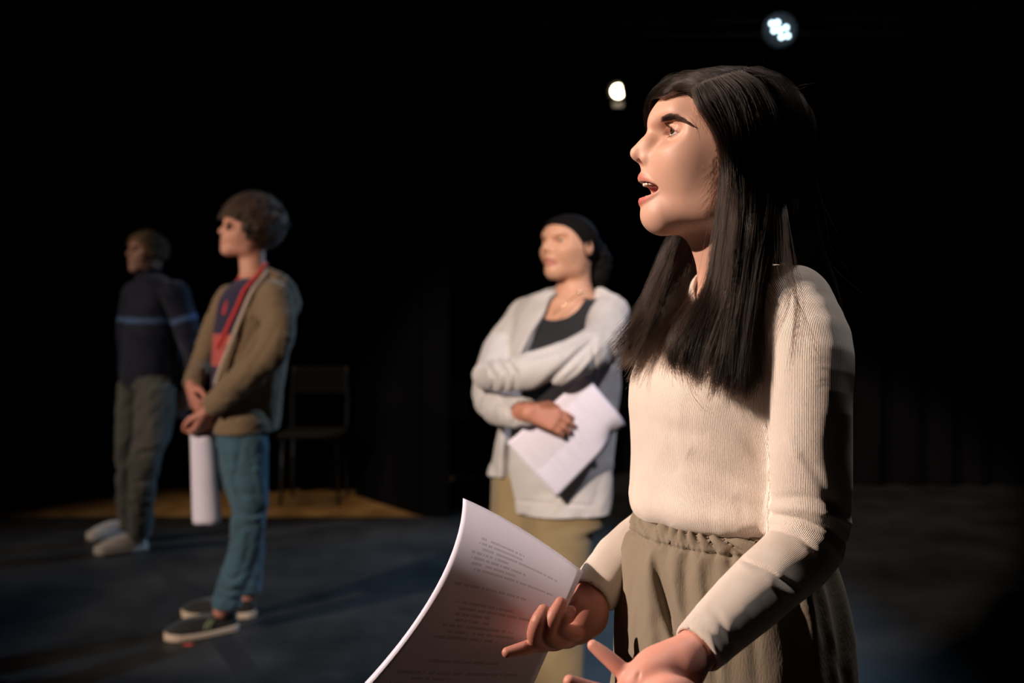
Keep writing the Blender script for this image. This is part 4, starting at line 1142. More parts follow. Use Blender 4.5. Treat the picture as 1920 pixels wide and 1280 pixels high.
def f_c(p):
    d = head_sdf(HC.inv(p), 'shut', ears=True)*HC.s
    d = smin(d, chain(p, [HC.w((-.022, 0, -.05)), P(474, 505, CD), P(482, 545, CD)], [.052, .050, .065], 3), .02)
    d = smin(d, smax(ct.d(p, -.006), zof(900, CD)-p[..., 2], .02), .03)
    d = smin(d, chain(p, CAL, [.042, .038, .034, .030, .026], 2), .02); d = smin(d, chain(p, CAR, [.042, .036, .032, .025], 2), .02)
    d = smin(d, clegs(p, -.03), .03)
    d = smin(d, hand_sdf(p, CW1, P(366, 832, 4.26)-CW1, (-.75, .6, -.2), -1, .75, .98), .008)
    d = smin(d, hand_sdf(p, CW2, P(372, 800, 4.30)-CW2, (.85, .45, .1), 1, .65, .98), .008)
    for q in (NL[-1], FL[-1]):
        d = smin(d, cap(p, q, (q[0]-.02, q[1], .09), .034, .03), .02)
    return d
V, Fa = nets(f_c, [P(330, 0, CD)[0], 4.0, 0.05], [P(560, 0, CD)[0], 4.85, 1.69], .0045)
hb = nets(f_c, HC.o-np.array([.14, .14, .115]), HC.o+np.array([.14, .14, .13]), .0026)
zc = HC.o[2]-.112
keep = ~(V[Fa][:, :, 2].min(1) > zc-.002); hk = hb[0][hb[1]][:, :, 2].max(1) > zc-.004
body3 = join([(V, Fa[keep]), (hb[0], hb[1][hk])])
c3 = np.where((V[:, 2] < zof(720, CD))[:, None], np.array([[.56, .24, .18]]), np.array([CSK]))
boy = mkmesh('person', *body3, skinmat('skin_brown_jacket'), col=np.vstack([c3, head_tint(hb[0], HC, CSK, (.44, .16, .13), 'shut')]), origin=CBASE)
tag(boy, 'teenager with curly brown hair and glasses in brown jacket and blue jeans', 'person', 'young actors standing on the dark stage')
make_eyes(HC, boy, eye_mat, gaze=(1, 0, .05)); brow_mesh(HC, boy, plain('brown_brow', (.05, .03, .02), .8), .0024)
# curly hair
hcc = HC.w((-.030, 0, .042))
def f_curl(p):
    d = ell(p, hcc, (.119, .118, .106)); q = HC.inv(p)
    d = smax(d, -ell(q, (.112, 0, -.040), (.108, .12, .102))*HC.s, .012)
    d = smax(d, -ell(q, (.030, 0, -.100), (.060, .20, .075))*HC.s, .012)
    return d+.016*nz(p, 48, 3)+.006*nz(p, 130, 5)
ch = NT('brown_curl_mass'); ch.set(Base_Color=(.045, .026, .017), Roughness=.8)
h3 = mkmesh('curly_hair', *nets(f_curl, hcc-.18, hcc+.18, .0032), ch.m, boy)
cu = []
for i in range(5200):
    v = RNG.normal(size=3); v /= np.linalg.norm(v); c0 = hcc+v*np.array([.108, .108, .096])
    q = HC.inv(c0)
    if q[0] > .002 and q[2] < .056 or (q[0] > -.02 and q[2] < -.03): continue
    t = np.linspace(0, 1, 18)[:, None]; ax = RNG.normal(size=3); e1 = np.cross(v, ax); e1 /= np.linalg.norm(e1); e2 = np.cross(v, e1); R_ = RNG.uniform(.005, .010)
    cu.append(c0+v*RNG.uniform(.010, .030)*t+R_*(np.cos(t*10+i)*e1+np.sin(t*10+i)*e2)+e1*t*RNG.normal()*.012)
strands('curls', np.array(cu), hairmat('brown_curl_strands', (.060, .032, .020), .45, 1.3), h3, .0005, .0002)
# glasses
gm = plain('dark_wire_frame', (.03, .025, .022), .3, .8); LM = NT('lens_glass'); LM.t.nodes.remove(LM.b); fn_ = LM.n('ShaderNodeFresnel'); fn_.inputs[0].default_value = 1.6
tr_b = LM.n('ShaderNodeBsdfTransparent'); gl_b = LM.n('ShaderNodeBsdfGlossy'); gl_b.inputs['Roughness'].default_value = .03; mx_b = LM.n('ShaderNodeMixShader')
LM.l(fn_.outputs[0], mx_b.inputs[0]); LM.l(tr_b.outputs[0], mx_b.inputs[1]); LM.l(gl_b.outputs[0], mx_b.inputs[2]); LM.l(mx_b.outputs[0], LM.t.nodes['Material Output'].inputs[0]); lm = LM.m
gl_ = []
for s in (1, -1):
    c0 = np.array([.0835, s*.033, .010]); ang = np.linspace(0, 2*math.pi, 29)
    gl_.append(tube([HC.w(c0+np.array([-.010*abs(math.cos(a))*(1 if s*math.cos(a) > 0 else .1), .0235*math.cos(a), .0205*math.sin(a)])) for a in ang], .0012, 6))
    gl_.append(tube([HC.w((.0735, s*.056, .014)), HC.w((.03, s*.074, .012)), HC.w((-.010, s*.079, .010)), HC.w((-.022, s*.078, -.008))], .0013, 6))
gl_.append(tube(catmull([HC.w((.0850, -.011, .012)), HC.w((.0905, 0, .016)), HC.w((.0850, .011, .012))], 4), .0012, 6))
gf = mkmesh('glasses', *merge(*gl_), gm, boy)
for s in (1, -1):
    Vv, Ff = [], []; nr, na = 7, 28
    for side_ in (0, 1):
        for i in range(nr+1):
            for j in range(na):
                a = 2*math.pi*j/na; rr = i/nr; y_ = .0230*rr*math.cos(a); z_ = .0200*rr*math.sin(a)
                bulge = .0060*(1-rr*rr)-(.004*rr if s*math.cos(a) > 0 else 0)*abs(math.cos(a))
                Vv.append(HC.w((.0830+bulge-.0012*side_+(-s*y_*.28), s*.033+y_, .010+z_)))
    m_ = (nr+1)*na
    for i in range(nr):
        for j in range(na):
            q = [i*na+j, i*na+(j+1) % na, (i+1)*na+(j+1) % na, (i+1)*na+j]; Ff.append(q); Ff.append([x+m_ for x in q[::-1]])
    mkmesh('lens', np.array(Vv), Ff, lm, gf)
# t-shirt with a red front print and lanyard
def f_tee(p): return smax(smax(ct.d(p, .006)+.003*nz(p, 22, 3), zof(800, CD)-p[..., 2], .004), -cap(p, P(480, 535, CD), P(470, 470, CD), .060, .07), .004)
te = nets(f_tee, [P(390, 0, CD)[0], 4.1, zof(805, CD)], [P(560, 0, CD)[0], 4.75, zof(505, CD)], .004)
q_ = te[0]-P(450, 640, CD); uu_ = q_@CL; zz_ = te[0][:, 2]
rd = ((zz_ < zof(625, CD)) & (zz_ > zof(684, CD)) & (np.abs(uu_) < .12)) | ((zz_ < zof(545, CD)) & (zz_ > zof(600, CD)) & (uu_ > -.16) & (uu_ < -.05))
tc_ = np.where(rd[:, None], np.array([[.50, .10, .09]]), np.array([[.030, .024, .060]]))
tm_ = fabric('tee_cotton', (1, 1, 1), .85, 40, .06, .15); vc_ = tm_.n('ShaderNodeVertexColor', layer_name='tint'); tm_.l(vc_.outputs[0], tm_.mx.inputs[1])
mkmesh('t_shirt', *te, tm_.m, boy, col=tc_)
CCR = [([(508, 580), (475, 625), (450, 672)], 6, .014), ([(524, 600), (500, 650), (470, 690)], 6, .010), ([(495, 640), (455, 700), (420, 745)], 5, -.006), ([(505, 690), (500, 730), (470, 775)], 6, .012), ([(470, 745), (450, 770), (440, 795)], 5, .010),
       ([(530, 600), (522, 700), (520, 790)], 4, .005), ([(440, 775), (490, 785), (525, 775)], 3, .004)]
def f_jkt(p):
    u = p-np.stack([np.interp(p[..., 2], cj.r[:, 0], cj.r[:, 1]), np.interp(p[..., 2], cj.r[:, 0], cj.r[:, 2]), p[..., 2]], -1); uu = u@CL; ff = u@CF; z = p[..., 2]
    t = smax(np.minimum(cj.d(p, .004, rnd=.02), np.minimum(ct.d(p, .031), clegs(p, .014))), zof(804, CD)-p[..., 2], .006)
    t = smin(t, cap(p, P(488, 530, CD), CAL[0]+[0, 0, .01], .045, .058), .03); t = smin(t, cap(p, P(470, 530, CD), CAR[0]+[0, 0, .01], .04, .052), .03)
    t = smin(t, chain(p, [P(500, 512, 4.36), P(528, 530, 4.38), P(546, 570, 4.46), P(528, 575, 4.58), P(490, 520, 4.56)], [.022, .036, .040, .036, .025], 3), .02)   # hood
    t = smax(t, -ct.d(p, .012), .004); t = smax(t, -cap(p, P(478, 548, CD), P(474, 470, CD), .062, .075), .008)
    zk = [zof(y, CD) for y in (820, 740, 680, 620, 560, 520)]
    l = np.interp(z, zk, [-.050, -.035, -.008, .028, .066, .08]); r_ = np.interp(z, zk, [-.20, -.20, -.20, -.18, -.15, -.10])
    pq = proj(p); lx = np.interp(pq[..., 1], [495, 545, 585, 630, 680, 720, 765, 800], [503, 474, 456, 438, 418, 404, 386, 384])
    t = smax(t, -np.maximum((pq[..., 0]-lx)/479, -ff-.03), .008)
    aL = smax(chain(p, CAL, [.068, .066, .062, .052, .042], 3), plane(p, CAL[-1], CAL[-1]-CAL[-2]), .006)
    aR = smax(chain(p, CAR, [.058, .050, .044, .036], 3), plane(p, CAR[-1], CAR[-1]-CAR[-2]), .006)
    d = smin(smin(t, aR, .02), aL, .02)+.004*nz(p, 20, 14)+.0025*nz(p, 45, 15)
    for pts, w_, a in CCR: d = d+crease(pq, pts, w_, a*.42, 4.40)
    return d
CFO = [([P(*q) for q in ((505, 590, 4.18), (470, 640, 4.2), (455, 680, 4.2))], .014, .012), ([P(*q) for q in ((520, 640, 4.17), (480, 690, 4.14))], .012, .010),
       ([P(*q) for q in ((520, 690, 4.22), (495, 745, 4.25))], .014, .008), ([P(*q) for q in ((450, 770, 4.25), (490, 800, 4.25))], .012, .007)]
brown = fabric('brown_brushed_cotton', (.215, .150, .090), .95, 70, .10, .3, 900)
jk = mkmesh('jacket', *nets(f_jkt, [P(335, 0, CD)[0], 4.0, zof(812, 4.3)], [P(575, 0, CD)[0], 4.85, zof(500, CD)], .0045), brown.m, boy)
def onfront(sdf, px, py, lift=.004, d0=3.9, d1=4.7):
    o = onsurf(sdf, [px], [py], lift, d0, d1)[0]; return o
cream = fabric('cream_lining', (.52, .42, .33), .9)
lp = [P(500, 512, 4.34), P(474, 545, 4.27), P(456, 585, 4.26), P(438, 630, 4.25), P(418, 680, 4.25), P(404, 720, 4.27)]
def flat(pts, w, th, mat, name, par, side):
    c_ = catmull(pts, 6)
    d = lambda p: np.min([ell(p, a, (w, w, w)) for a in c_], 0)
    V_, F_ = tube(c_, w, 10); V_ = np.array(V_)
    return mkmesh(name, V_, F_, mat, par)
flat(lp, .009, 0, cream.m, 'lapel_edge', jk, 1)
redm = fabric('red_webbing', (.62, .045, .04), .6)
for pts in ([P(499, 494, 4.37), P(486, 512, 4.33), P(472, 528, 4.30), P(458, 545, 4.285), P(447, 570, 4.275), P(434, 598, 4.265), P(420, 628, 4.27), P(408, 652, 4.29)],
            [P(450, 520, 4.42), P(438, 545, 4.38), P(426, 570, 4.35), P(420, 590, 4.34)]):
    c_ = catmull(pts, 6); V_, F_ = tube(c_, .0085, 8); mkmesh('lanyard', V_, F_, redm.m, boy)
# jeans
jn = fabric('blue_denim', (.055, .120, .165), .85, 14, .28, .3, 800)
def f_jn(p):
    d = smin(clegs(p), smax(ct.d(p, .004), p[..., 2]-zof(770, CD), .01), .03)
    d = d+.006*nz(p*np.array([1, 1, .9]), 22, 41)+.003*nz(p, 50, 42)
    pq = proj(p)
    for pts, w_, a in (([(432, 962), (470, 968), (500, 958)], 4, .010), ([(440, 985), (475, 990), (498, 1000)], 5, .006), ([(455, 820), (440, 900), (455, 950)], 6, .008), ([(480, 830), (485, 900), (495, 950)], 7, -.006), ([(402, 1100), (430, 1108), (455, 1100)], 4, .008), ([(415, 1075), (440, 1085), (462, 1070)], 5, .007), ([(470, 990), (460, 1050), (440, 1090)], 6, .006)): d = d+crease(pq, pts, w_, a, 4.5)
    for a, b in (((440, 955, 4.24), (490, 965, 4.24)), ((445, 975, 4.24), (490, 990, 4.25)), ((410, 1095, 4.28), (450, 1110, 4.29)), ((404, 1115, 4.29), (448, 1128, 4.3)), ((450, 925, 4.23), (492, 930, 4.24))):
        d = d+fold(p, [P(*a), P(*b)], .010, .009)
    return smax(smax(d, P(0, 1139, 4.34)[2]-p[..., 2], .004), -1-0*d, .01)
mkmesh('jeans', *nets(f_jn, [P(385, 0, CD)[0], 4.1, .05], [P(520, 0, CD)[0], 4.75, zof(760, CD)], .0045), jn.m, boy)
blk = fabric('black_canvas', (.022, .022, .020), .8); solem = plain('pale_rubber_sole', (.60, .48, .36), .7)
def ground(px, py): r_ = P(px, py, 1.0)-CAMP; return CAMP+r_*(CAMZ/-r_[2])
s1 = shoe_parts(ground(309, 1203), ground(446, 1180), (blk.m, solem), boy); s2 = shoe_parts(ground(341, 1156), ground(480, 1157), (blk.m, solem), boy)
stp = plain('green_stripe', (.20, .24, .12), .7)
a_, b_ = ground(309, 1203), ground(446, 1180); D_ = (b_-a_)/np.linalg.norm(b_-a_); S_ = np.array([D_[1], -D_[0], 0])
if S_[1] > 0: S_ = -S_
for k_, (t0, t1) in enumerate(((.50, .60), (.56, .66))):
    mkmesh('stripe', *tube(catmull([a_+D_*.27*t0+S_*.045+[0, 0, .034], a_+D_*.27*(t0+.04)+S_*.041+[0, 0, .052], a_+D_*.27*t1+S_*.034+[0, 0, .066]], 3), .0045, 6), stp, s1)
# rolled pages held low
sc3 = empty('script', P(378, 880, 4.3)); tag(sc3, 'white pages rolled lengthwise, hanging from the hands of the teenager in the brown jacket', 'script', 'paper scripts')
for i in range(3):
    def pr(u, v):
        c_ = (1-v)*P(379, 818, 4.30)+v*P(388, 972, 4.28)
        w = .040+.008*v; a = -2.2+u*4.4+v*.2
        return c_+np.array([w*math.sin(a)*(1+.05*i), -w*math.cos(a)*.9-.001*i, (-.012*math.cos(a) if v > .5 else 0)*1.0+(.020*abs(math.sin(a)) if v < .5 else -.01*abs(math.sin(a)))*(1 if v < .02 or v > .98 else .6)])
    V, F_, A_t = page(pr, 30, 20, .0008); mkmesh('page', V, F_, pm0, sc3, attrs=A_t)

# ================================================================== blond teenager at the back
DD = 5.85
DF, DL = body_frame(38)
DBASE = np.array([P(275, 900, DD)[0], P(275, 900, DD)[1], 0])
da_ = math.radians(42)
HD = Frame(P(276, 474, DD), (-math.cos(da_), -math.sin(da_), -.05), (-.03, 0, 1), .97)
DSK = (.55, .31, .22)
yd = math.radians(38)
drow = [(518, 262, 310, .10), (545, 240, 332, .16), (600, 232, 338, .18), (660, 230, 338, .175), (722, 228, 336, .17)]
dt_ = Loft(rowspx(drow, DD, yd, .05), math.atan2(DL[1], DL[0]))
DAL = [P(330, 552, 5.70), P(352, 620, 5.72), P(366, 680, 5.80), P(345, 738, 5.95)]
DAR = [P(252, 552, 6.02), P(240, 620, 6.10), P(238, 690, 6.14), P(250, 735, 6.05)]
DNL = [P(292, 735, 5.74), P(286, 800, 5.72), P(272, 865, 5.70), P(260, 1000, 5.76)]
DFL = [P(256, 735, 5.96), P(250, 800, 5.94), P(243, 865, 5.93), P(240, 985, 5.99)]
def dlegs(p, g=0.0): return smin(chain(p, DNL, [.098+g, .096+g, .075+g, .058+g], 3), chain(p, DFL, [.096+g, .090+g, .070+g, .052+g], 3), .02)
def f_d(p):
    d = head_sdf(HD.inv(p), 'shut', ears=True)*HD.s
    d = smin(d, chain(p, [HD.w((-.022, 0, -.05)), P(280, 520, DD), P(282, 550, DD)], [.052, .052, .065], 3), .02)
    d = smin(d, dt_.d(p, -.01), .03)
    d = smin(d, chain(p, DAL, [.042, .038, .034, .025], 2), .02); d = smin(d, chain(p, DAR, [.042, .036, .032, .025], 2), .02)
    d = smin(d, dlegs(p, -.03), .03)
    d = smin(d, hand_sdf(p, DAL[-1], P(338, 770, 6.0)-DAL[-1], (0, 1, 0), -1, .6, .95), .008); d = smin(d, hand_sdf(p, DAR[-1], P(285, 760, 6.02)-DAR[-1], (0, 1, .1), 1, .6, .95), .008)
    for q in (DNL[-1], DFL[-1]): d = smin(d, cap(p, q, (q[0]-.02, q[1], .09), .034, .03), .02)
    return d
bd4 = nets(f_d, [P(190, 0, DD)[0], 5.4, .05], [P(395, 0, DD)[0], 6.4, 1.66], .0042)
ho = head_tint(bd4[0], HD, DSK, (.42, .17, .14), 'shut')
ho = np.where((bd4[0][:, 2] > zof(520, DD))[:, None], ho, np.array([DSK]))
bld = mkmesh('person', *bd4, skinmat('skin_navy_jacket'), col=ho, origin=DBASE)
tag(bld, 'blond teenager in navy jacket with a light stripe and dark grey trousers', 'person', 'young actors standing on the dark stage')
make_eyes(HD, bld, eye_mat); brow_mesh(HD, bld, plain('fair_brow', (.12, .08, .04), .8), .0022)
def f_bh(p):
    d = scalp(HD, .016, .012, .62, .020, -.045)(p); return d+.006*nz(p, 60, 6)+.003*nz(p, 150, 7)
bm4 = NT('blond_hair_mass'); bm4.set(Base_Color=(.20, .135, .07), Roughness=.7)
h4 = mkmesh('hair', *nets(f_bh, HD.o-.2, HD.o+.2, .0035), bm4.m, bld)
cu = []
for i in range(2600):
    v = RNG.normal(size=3); v[2] = abs(v[2])*.9-.2; v /= np.linalg.norm(v); c0 = HD.w(np.array([-.005, 0, .02])+v*np.array([.108, .084, .096])); q = HD.inv(c0)
    if q[0] > .06 and q[2] < .055: continue
    t = np.linspace(0, 1, 12)[:, None]; w = np.array([-.5, -.2, -.2])+RNG.normal(size=3)*.5
    cu.append(c0+v*.012*t+w*.022*t+RNG.normal(size=3)*.008*t*t-np.array([0, 0, .012])*t*t)
strands('blond_strands', np.array(cu), hairmat('blond_strand', (.26, .16, .08), .45, 1.3), h4, .0005, .0002)
def f_nj(p):
    t = dt_.d(p, .012); t = smin(t, cap(p, P(286, 540, DD), DAL[0], .05, .062), .03); t = smin(t, cap(p, P(280, 540, DD), DAR[0], .05, .058), .03)
    t = smin(t, cap(p, P(281, 545, DD), P(280, 508, DD), .075, .062), .02)
    t = smax(t, -cap(p, P(281, 525, DD), P(279, 480, DD), .055, .06), .005)
    d = smin(t, smax(chain(p, DAL, [.068, .064, .056, .040], 3), plane(p, DAL[-1], DAL[-1]-DAL[-2]), .005), .02)
    d = smin(d, smax(chain(p, DAR, [.066, .060, .052, .040], 3), plane(p, DAR[-1], DAR[-1]-DAR[-2]), .005), .02)
    return d+.004*nz(p, 24, 9)
nj = nets(f_nj, [P(190, 0, DD)[0], 5.4, zof(724, 5.7)], [P(395, 0, DD)[0], 6.4, zof(500, DD)], .0045)
zs = nj[0][:, 2]; xs = nj[0]; arm_ = chain(nj[0], DAL, [.07, .066, .058, .044], 2) < .004
xl = (xs[:, 0]-P(335, 0, 5.75)[0])/(P(362, 0, 5.75)[0]-P(335, 0, 5.75)[0])
st_ = np.where(arm_, np.abs(zs-(zof(603, 5.75)+.022*xl)) < .014, np.abs(zs-zof(600, 5.75)) < .013)
nm = fabric('navy_softshell', (1, 1, 1), .7, 30, .05, .15); vn = nm.n('ShaderNodeVertexColor', layer_name='tint'); nm.l(vn.outputs[0], nm.mx.inputs[1])
mkmesh('jacket', *nj, nm.m, bld, col=np.where(st_[:, None], np.array([[.08, .15, .31]]), np.array([[.012, .015, .034]])))
gt4 = fabric('dark_grey_jersey', (.105, .100, .088), .9, 20, .12, .3)
def f_gt(p):
    d = smin(dlegs(p), smax(dt_.d(p, .0), np.maximum(p[..., 2]-zof(705, DD), zof(760, DD)-p[..., 2]), .01), .04)
    d = d+.007*nz(p, 19, 51)+.003*nz(p, 44, 52)
    for a, b in (((248, 905, 5.64), (282, 900, 5.66)), ((250, 925, 5.66), (280, 930, 5.68)), ((250, 945, 5.68), (278, 948, 5.7)), ((262, 850, 5.62), (296, 842, 5.64))): d = d+fold(p, [P(*a), P(*b)], .012, .009)
    return smax(d, .075-p[..., 2], .005)
mkmesh('trousers', *nets(f_gt, [P(195, 0, DD)[0], 5.45, .05], [P(360, 0, DD)[0], 6.3, zof(700, DD)], .005), gt4.m, bld)
lt = fabric('light_grey_mesh', (.55, .50, .46), .8); ls = plain('off_white_sole', (.62, .56, .50), .6)
shoe_parts(ground(177, 1041), ground(277, 1030), (lt.m, ls), bld, .0034, .050, .09); shoe_parts(ground(163, 1014), ground(248, 1002), (lt.m, ls), bld, .0034, .050, .09)
sc4 = empty('script', P(338, 765, 6.05)); tag(sc4, 'grey looking sheets held behind the back of the blond teenager in navy', 'script', 'paper scripts')
qa, qb, qc, qd = P(325, 742, 6.0), P(347, 752, 6.02), P(352, 788, 6.02), P(334, 783, 6.05)
V, F_, A_t = page(lambda u, v: (1-u)*(1-v)*qa+u*(1-v)*qb+u*v*qc+(1-u)*v*qd, 8, 8, .0015); mkmesh('page', V, F_, pm0, sc4, attrs=A_t)
# ================================================================== the black box stage
def struct(name, geo, mat):
    return tag(mkmesh(name, *geo, mat, smooth=False), kind='structure')
mar = NT('black_stage_vinyl'); mar.set(Base_Color=(.03, .034, .038), Roughness=.5)
co = mar.n('ShaderNodeTexCoord'); n1 = mar.n('ShaderNodeTexNoise', i_Scale=2.2, i_Detail=7.0, i_Roughness=.62); mar.l(co.outputs['Object'], n1.inputs['Vector'])
cr_ = mar.n('ShaderNodeValToRGB'); cr_.color_ramp.elements[0].color = (.008, .009, .010, 1); cr_.color_ramp.elements[1].color = (.044, .044, .044, 1); cr_.color_ramp.elements[0].position = .30; cr_.color_ramp.elements[1].position = .72
mar.l(n1.outputs['Fac'], cr_.inputs[0]); mar.l(cr_.outputs[0], mar.b.inputs['Base Color'])
n2 = mar.n('ShaderNodeTexNoise', i_Scale=9.0, i_Detail=6.0); mar.l(co.outputs['Object'], n2.inputs['Vector']); rr_ = mar.n('ShaderNodeMapRange'); rr_.inputs[3].default_value = .42; rr_.inputs[4].default_value = .66; mar.l(n2.outputs['Fac'], rr_.inputs[0]); mar.l(rr_.outputs[0], mar.b.inputs['Roughness'])
struct('floor', mbox((0, 1.3, -.05), (13, 10.70, .10)), mar.m)
g0, g1 = ground(300, 976), ground(795, 968)
wd = NT('amber_wood_boards'); wd.set(Roughness=.55); co = wd.n('ShaderNodeTexCoord'); wv = wd.n('ShaderNodeTexWave', i_Scale=1.2, i_Distortion=6.0, i_Detail=3.0); mp_ = wd.n('ShaderNodeMapping'); mp_.inputs['Scale'].default_value = (1, 6, 1)
wd.l(co.outputs['Object'], mp_.inputs[0]); wd.l(mp_.outputs[0], wv.inputs[0]); cw = wd.n('ShaderNodeValToRGB'); cw.color_ramp.elements[0].color = (.30, .165, .055, 1); cw.color_ramp.elements[1].color = (.42, .25, .09, 1); wd.l(wv.outputs[0], cw.inputs[0]); wd.l(cw.outputs[0], wd.b.inputs['Base Color'])
struct('floor_wood', mbox((-3.46, 7.83, -.05), (6.08, 2.36, .10)), wd.m)
struct('floor_back', mbox((3.04, 7.83, -.05), (6.92, 2.36, .10)), mar.m)
blkp = NT('black_wall_paint'); blkp.set(Base_Color=(.012, .012, .013), Roughness=.9); blkp = blkp.m
struct('wall_back', mbox((0, 9.06, 2.7), (13.2, .12, 5.6)), blkp); struct('wall_left', mbox((-6.56, 2.5, 2.7), (.12, 13.2, 5.6)), blkp)
struct('wall_right', mbox((6.56, 2.5, 2.7), (.12, 13.2, 5.6)), blkp); struct('wall_front', mbox((0, -4.06, 2.7), (13.2, .12, 5.6)), blkp); struct('ceiling', mbox((0, 2.5, 5.56), (13.2, 13.2, .12)), blkp)
velv = fabric('black_stage_velvet', (.0042, .0040, .0044), .95, 8, .2, .3, 300, 0.0); velv.b.inputs['Specular IOR Level'].default_value = 0.0
def drape(x0, x1, y, seed, amp=.055, z1=5.2, label=None, dy=0.0):
    r_ = np.random.RandomState(seed); nx = int((x1-x0)/.018); nzv = 14
    xs = np.linspace(x0, x1, nx); t = xs*2*math.pi/.23
    V_, F_ = [], []
    for k in range(2):
        for i, x in enumerate(xs):
            for j in range(nzv):
                z = .02+(z1-.02)*j/(nzv-1); f = amp*(math.sin(t[i]+1.3*math.sin(x*2.1+seed))+.35*math.sin(t[i]*2.3+z*.4))*(1-.35*j/(nzv-1))
                V_.append((x+.02*math.sin(z*.9+x*3), y+dy*(x-x0)/(x1-x0)+f+k*.012, z))
    m_ = nx*nzv
    for i in range(nx-1):
        for j in range(nzv-1):
            a = i*nzv+j; q = [a, a+nzv, a+nzv+1, a+1]; F_.append(q); F_.append([x+m_ for x in q[::-1]])
    for j in range(nzv-1):
        F_.append([j, j+1, j+1+m_, j+m_]); b = (nx-1)*nzv+j; F_.append([b+1, b, b+m_, b+1+m_])
    o = mkmesh('stage_curtain', np.array(V_), np.array(F_), velv.m)
    return tag(o, label, 'curtain', 'black stage curtains')
drape(-6.3, -2.35, 7.62, 1, label='black stage curtain at the far left, behind the blond teenager')
drape(-2.30, -1.05, 7.55, 2, .075, label='faintly lit black curtain with deep folds behind the empty chair')
drape(-1.00, 1.55, 8.25, 3, label='black stage curtain in the dark gap behind the girl in the grey hoodie')
drape(1.60, 6.3, 7.75, 4, label='black stage curtain on the right, behind the girl in the cream sweater')
# angled black flat that cuts off the lit boards
A0, B0 = ground(700, 936), ground(795, 966); C0 = ground(838, 968)
fl = tag(empty('stage_flat', (B0[0], B0[1], 0)), 'tall black stage flat standing angled at the right end of the lit boards', 'stage flat')
def wallseg(a, b, th=.03, h=4.6):
    a, b = np.array(a[:2]), np.array(b[:2]); n_ = np.array([-(b-a)[1], (b-a)[0]]); n_ = n_/np.linalg.norm(n_)*th
    q = [a, b, b+n_, a+n_]; V_ = [(*p_, .0) for p_ in q]+[(*p_, h) for p_ in q]
    return V_, [[0, 3, 2, 1], [4, 5, 6, 7], [0, 1, 5, 4], [1, 2, 6, 5], [2, 3, 7, 6], [3, 0, 4, 7]]
A1 = A0+(A0-B0)*.30
flm = fabric('flat_black_canvas', (.0045, .0045, .005), .95, 8, .1, .1, 300, 0.0); flm.b.inputs['Specular IOR Level'].default_value = 0.0; flm = flm.m
mkmesh('side_panel', *wallseg(B0, A1), flm, fl, smooth=False); mkmesh('front_panel', *wallseg(C0+[.02, 0, 0], B0), flm, fl, smooth=False)
# seams, tape marks
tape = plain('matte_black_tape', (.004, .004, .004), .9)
def strip(name, a, b, w, mat, label, cat, z=.0012):
    a, b = np.array(a), np.array(b); d_ = (b-a)/np.linalg.norm(b-a); n_ = np.array([-d_[1], d_[0], 0])*w/2
    V_ = [a-n_, b-n_, b+n_, a+n_]; V_ = [np.array([v[0], v[1], .0002]) for v in V_]+[np.array([v[0], v[1], z]) for v in V_]
    return tag(mkmesh(name, V_, [[0, 3, 2, 1], [4, 5, 6, 7], [0, 1, 5, 4], [1, 2, 6, 5], [2, 3, 7, 6], [3, 0, 4, 7]], mat, smooth=False), label, cat)
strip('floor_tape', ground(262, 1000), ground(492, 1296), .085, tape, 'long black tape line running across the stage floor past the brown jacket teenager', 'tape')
strip('tape_mark', ground(344, 1209), ground(361, 1208), .022, plain('red_gaffer_tape', (.75, .10, .09), .5), 'small red tape mark on the floor by the black canvas shoe', 'tape')
strip('tape_mark', ground(78, 944), ground(86, 942), .03, plain('pale_blue_tape', (.20, .35, .50), .5), 'tiny bluish tape mark on the floor at the far left', 'tape', .004)
# empty chair
chb = np.array([ground(592, 938)[0], 7.16, 0]); st = tag(empty('stacking_chair', chb), 'empty dark metal framed chair in front of the black curtain', 'chair')
cm_ = plain('dark_steel_tube', (.05, .055, .06), .45, .3); cs_ = plain('dark_plastic_seat', (.008, .008, .009), .7)
for sx in (-1, 1):
    for sy in (-1, 1):
        mkmesh('leg', *tube([chb+[sx*.165, sy*.17, .42], chb+[sx*.18, sy*.19, 0]], .011, 10), cm_, st)
def padbox(c, s, r): return nets(lambda p: rbox(p, c, s, r), np.array(c)-np.array(s)-.03, np.array(c)+np.array(s)+.03, .008)
mkmesh('seat', *padbox(chb+[0, 0, .435], (.20, .20, .016), .014), cs_, st)
for sx in (-1, 1): mkmesh('back_post', *tube(catmull([chb+[sx*.175, .185, .42], chb+[sx*.18, .215, .62], chb+[sx*.17, .235, .84]], 4), .011, 10), cm_, st)
mkmesh('backrest', *padbox(chb+[0, .235, .75], (.185, .010, .09), .009), cs_, st)
# hanging work sheet on the flat's left (dim grey patch) 
nt_ = mbox(P(862, 750, 6.9), (.10, .006, .24)); tag(mkmesh('wall_notice', *nt_, plain('grey_card', (.06, .065, .07), .8), smooth=False), 'dim grey sheet hanging in the dark left of the grey hoodie', 'sign')
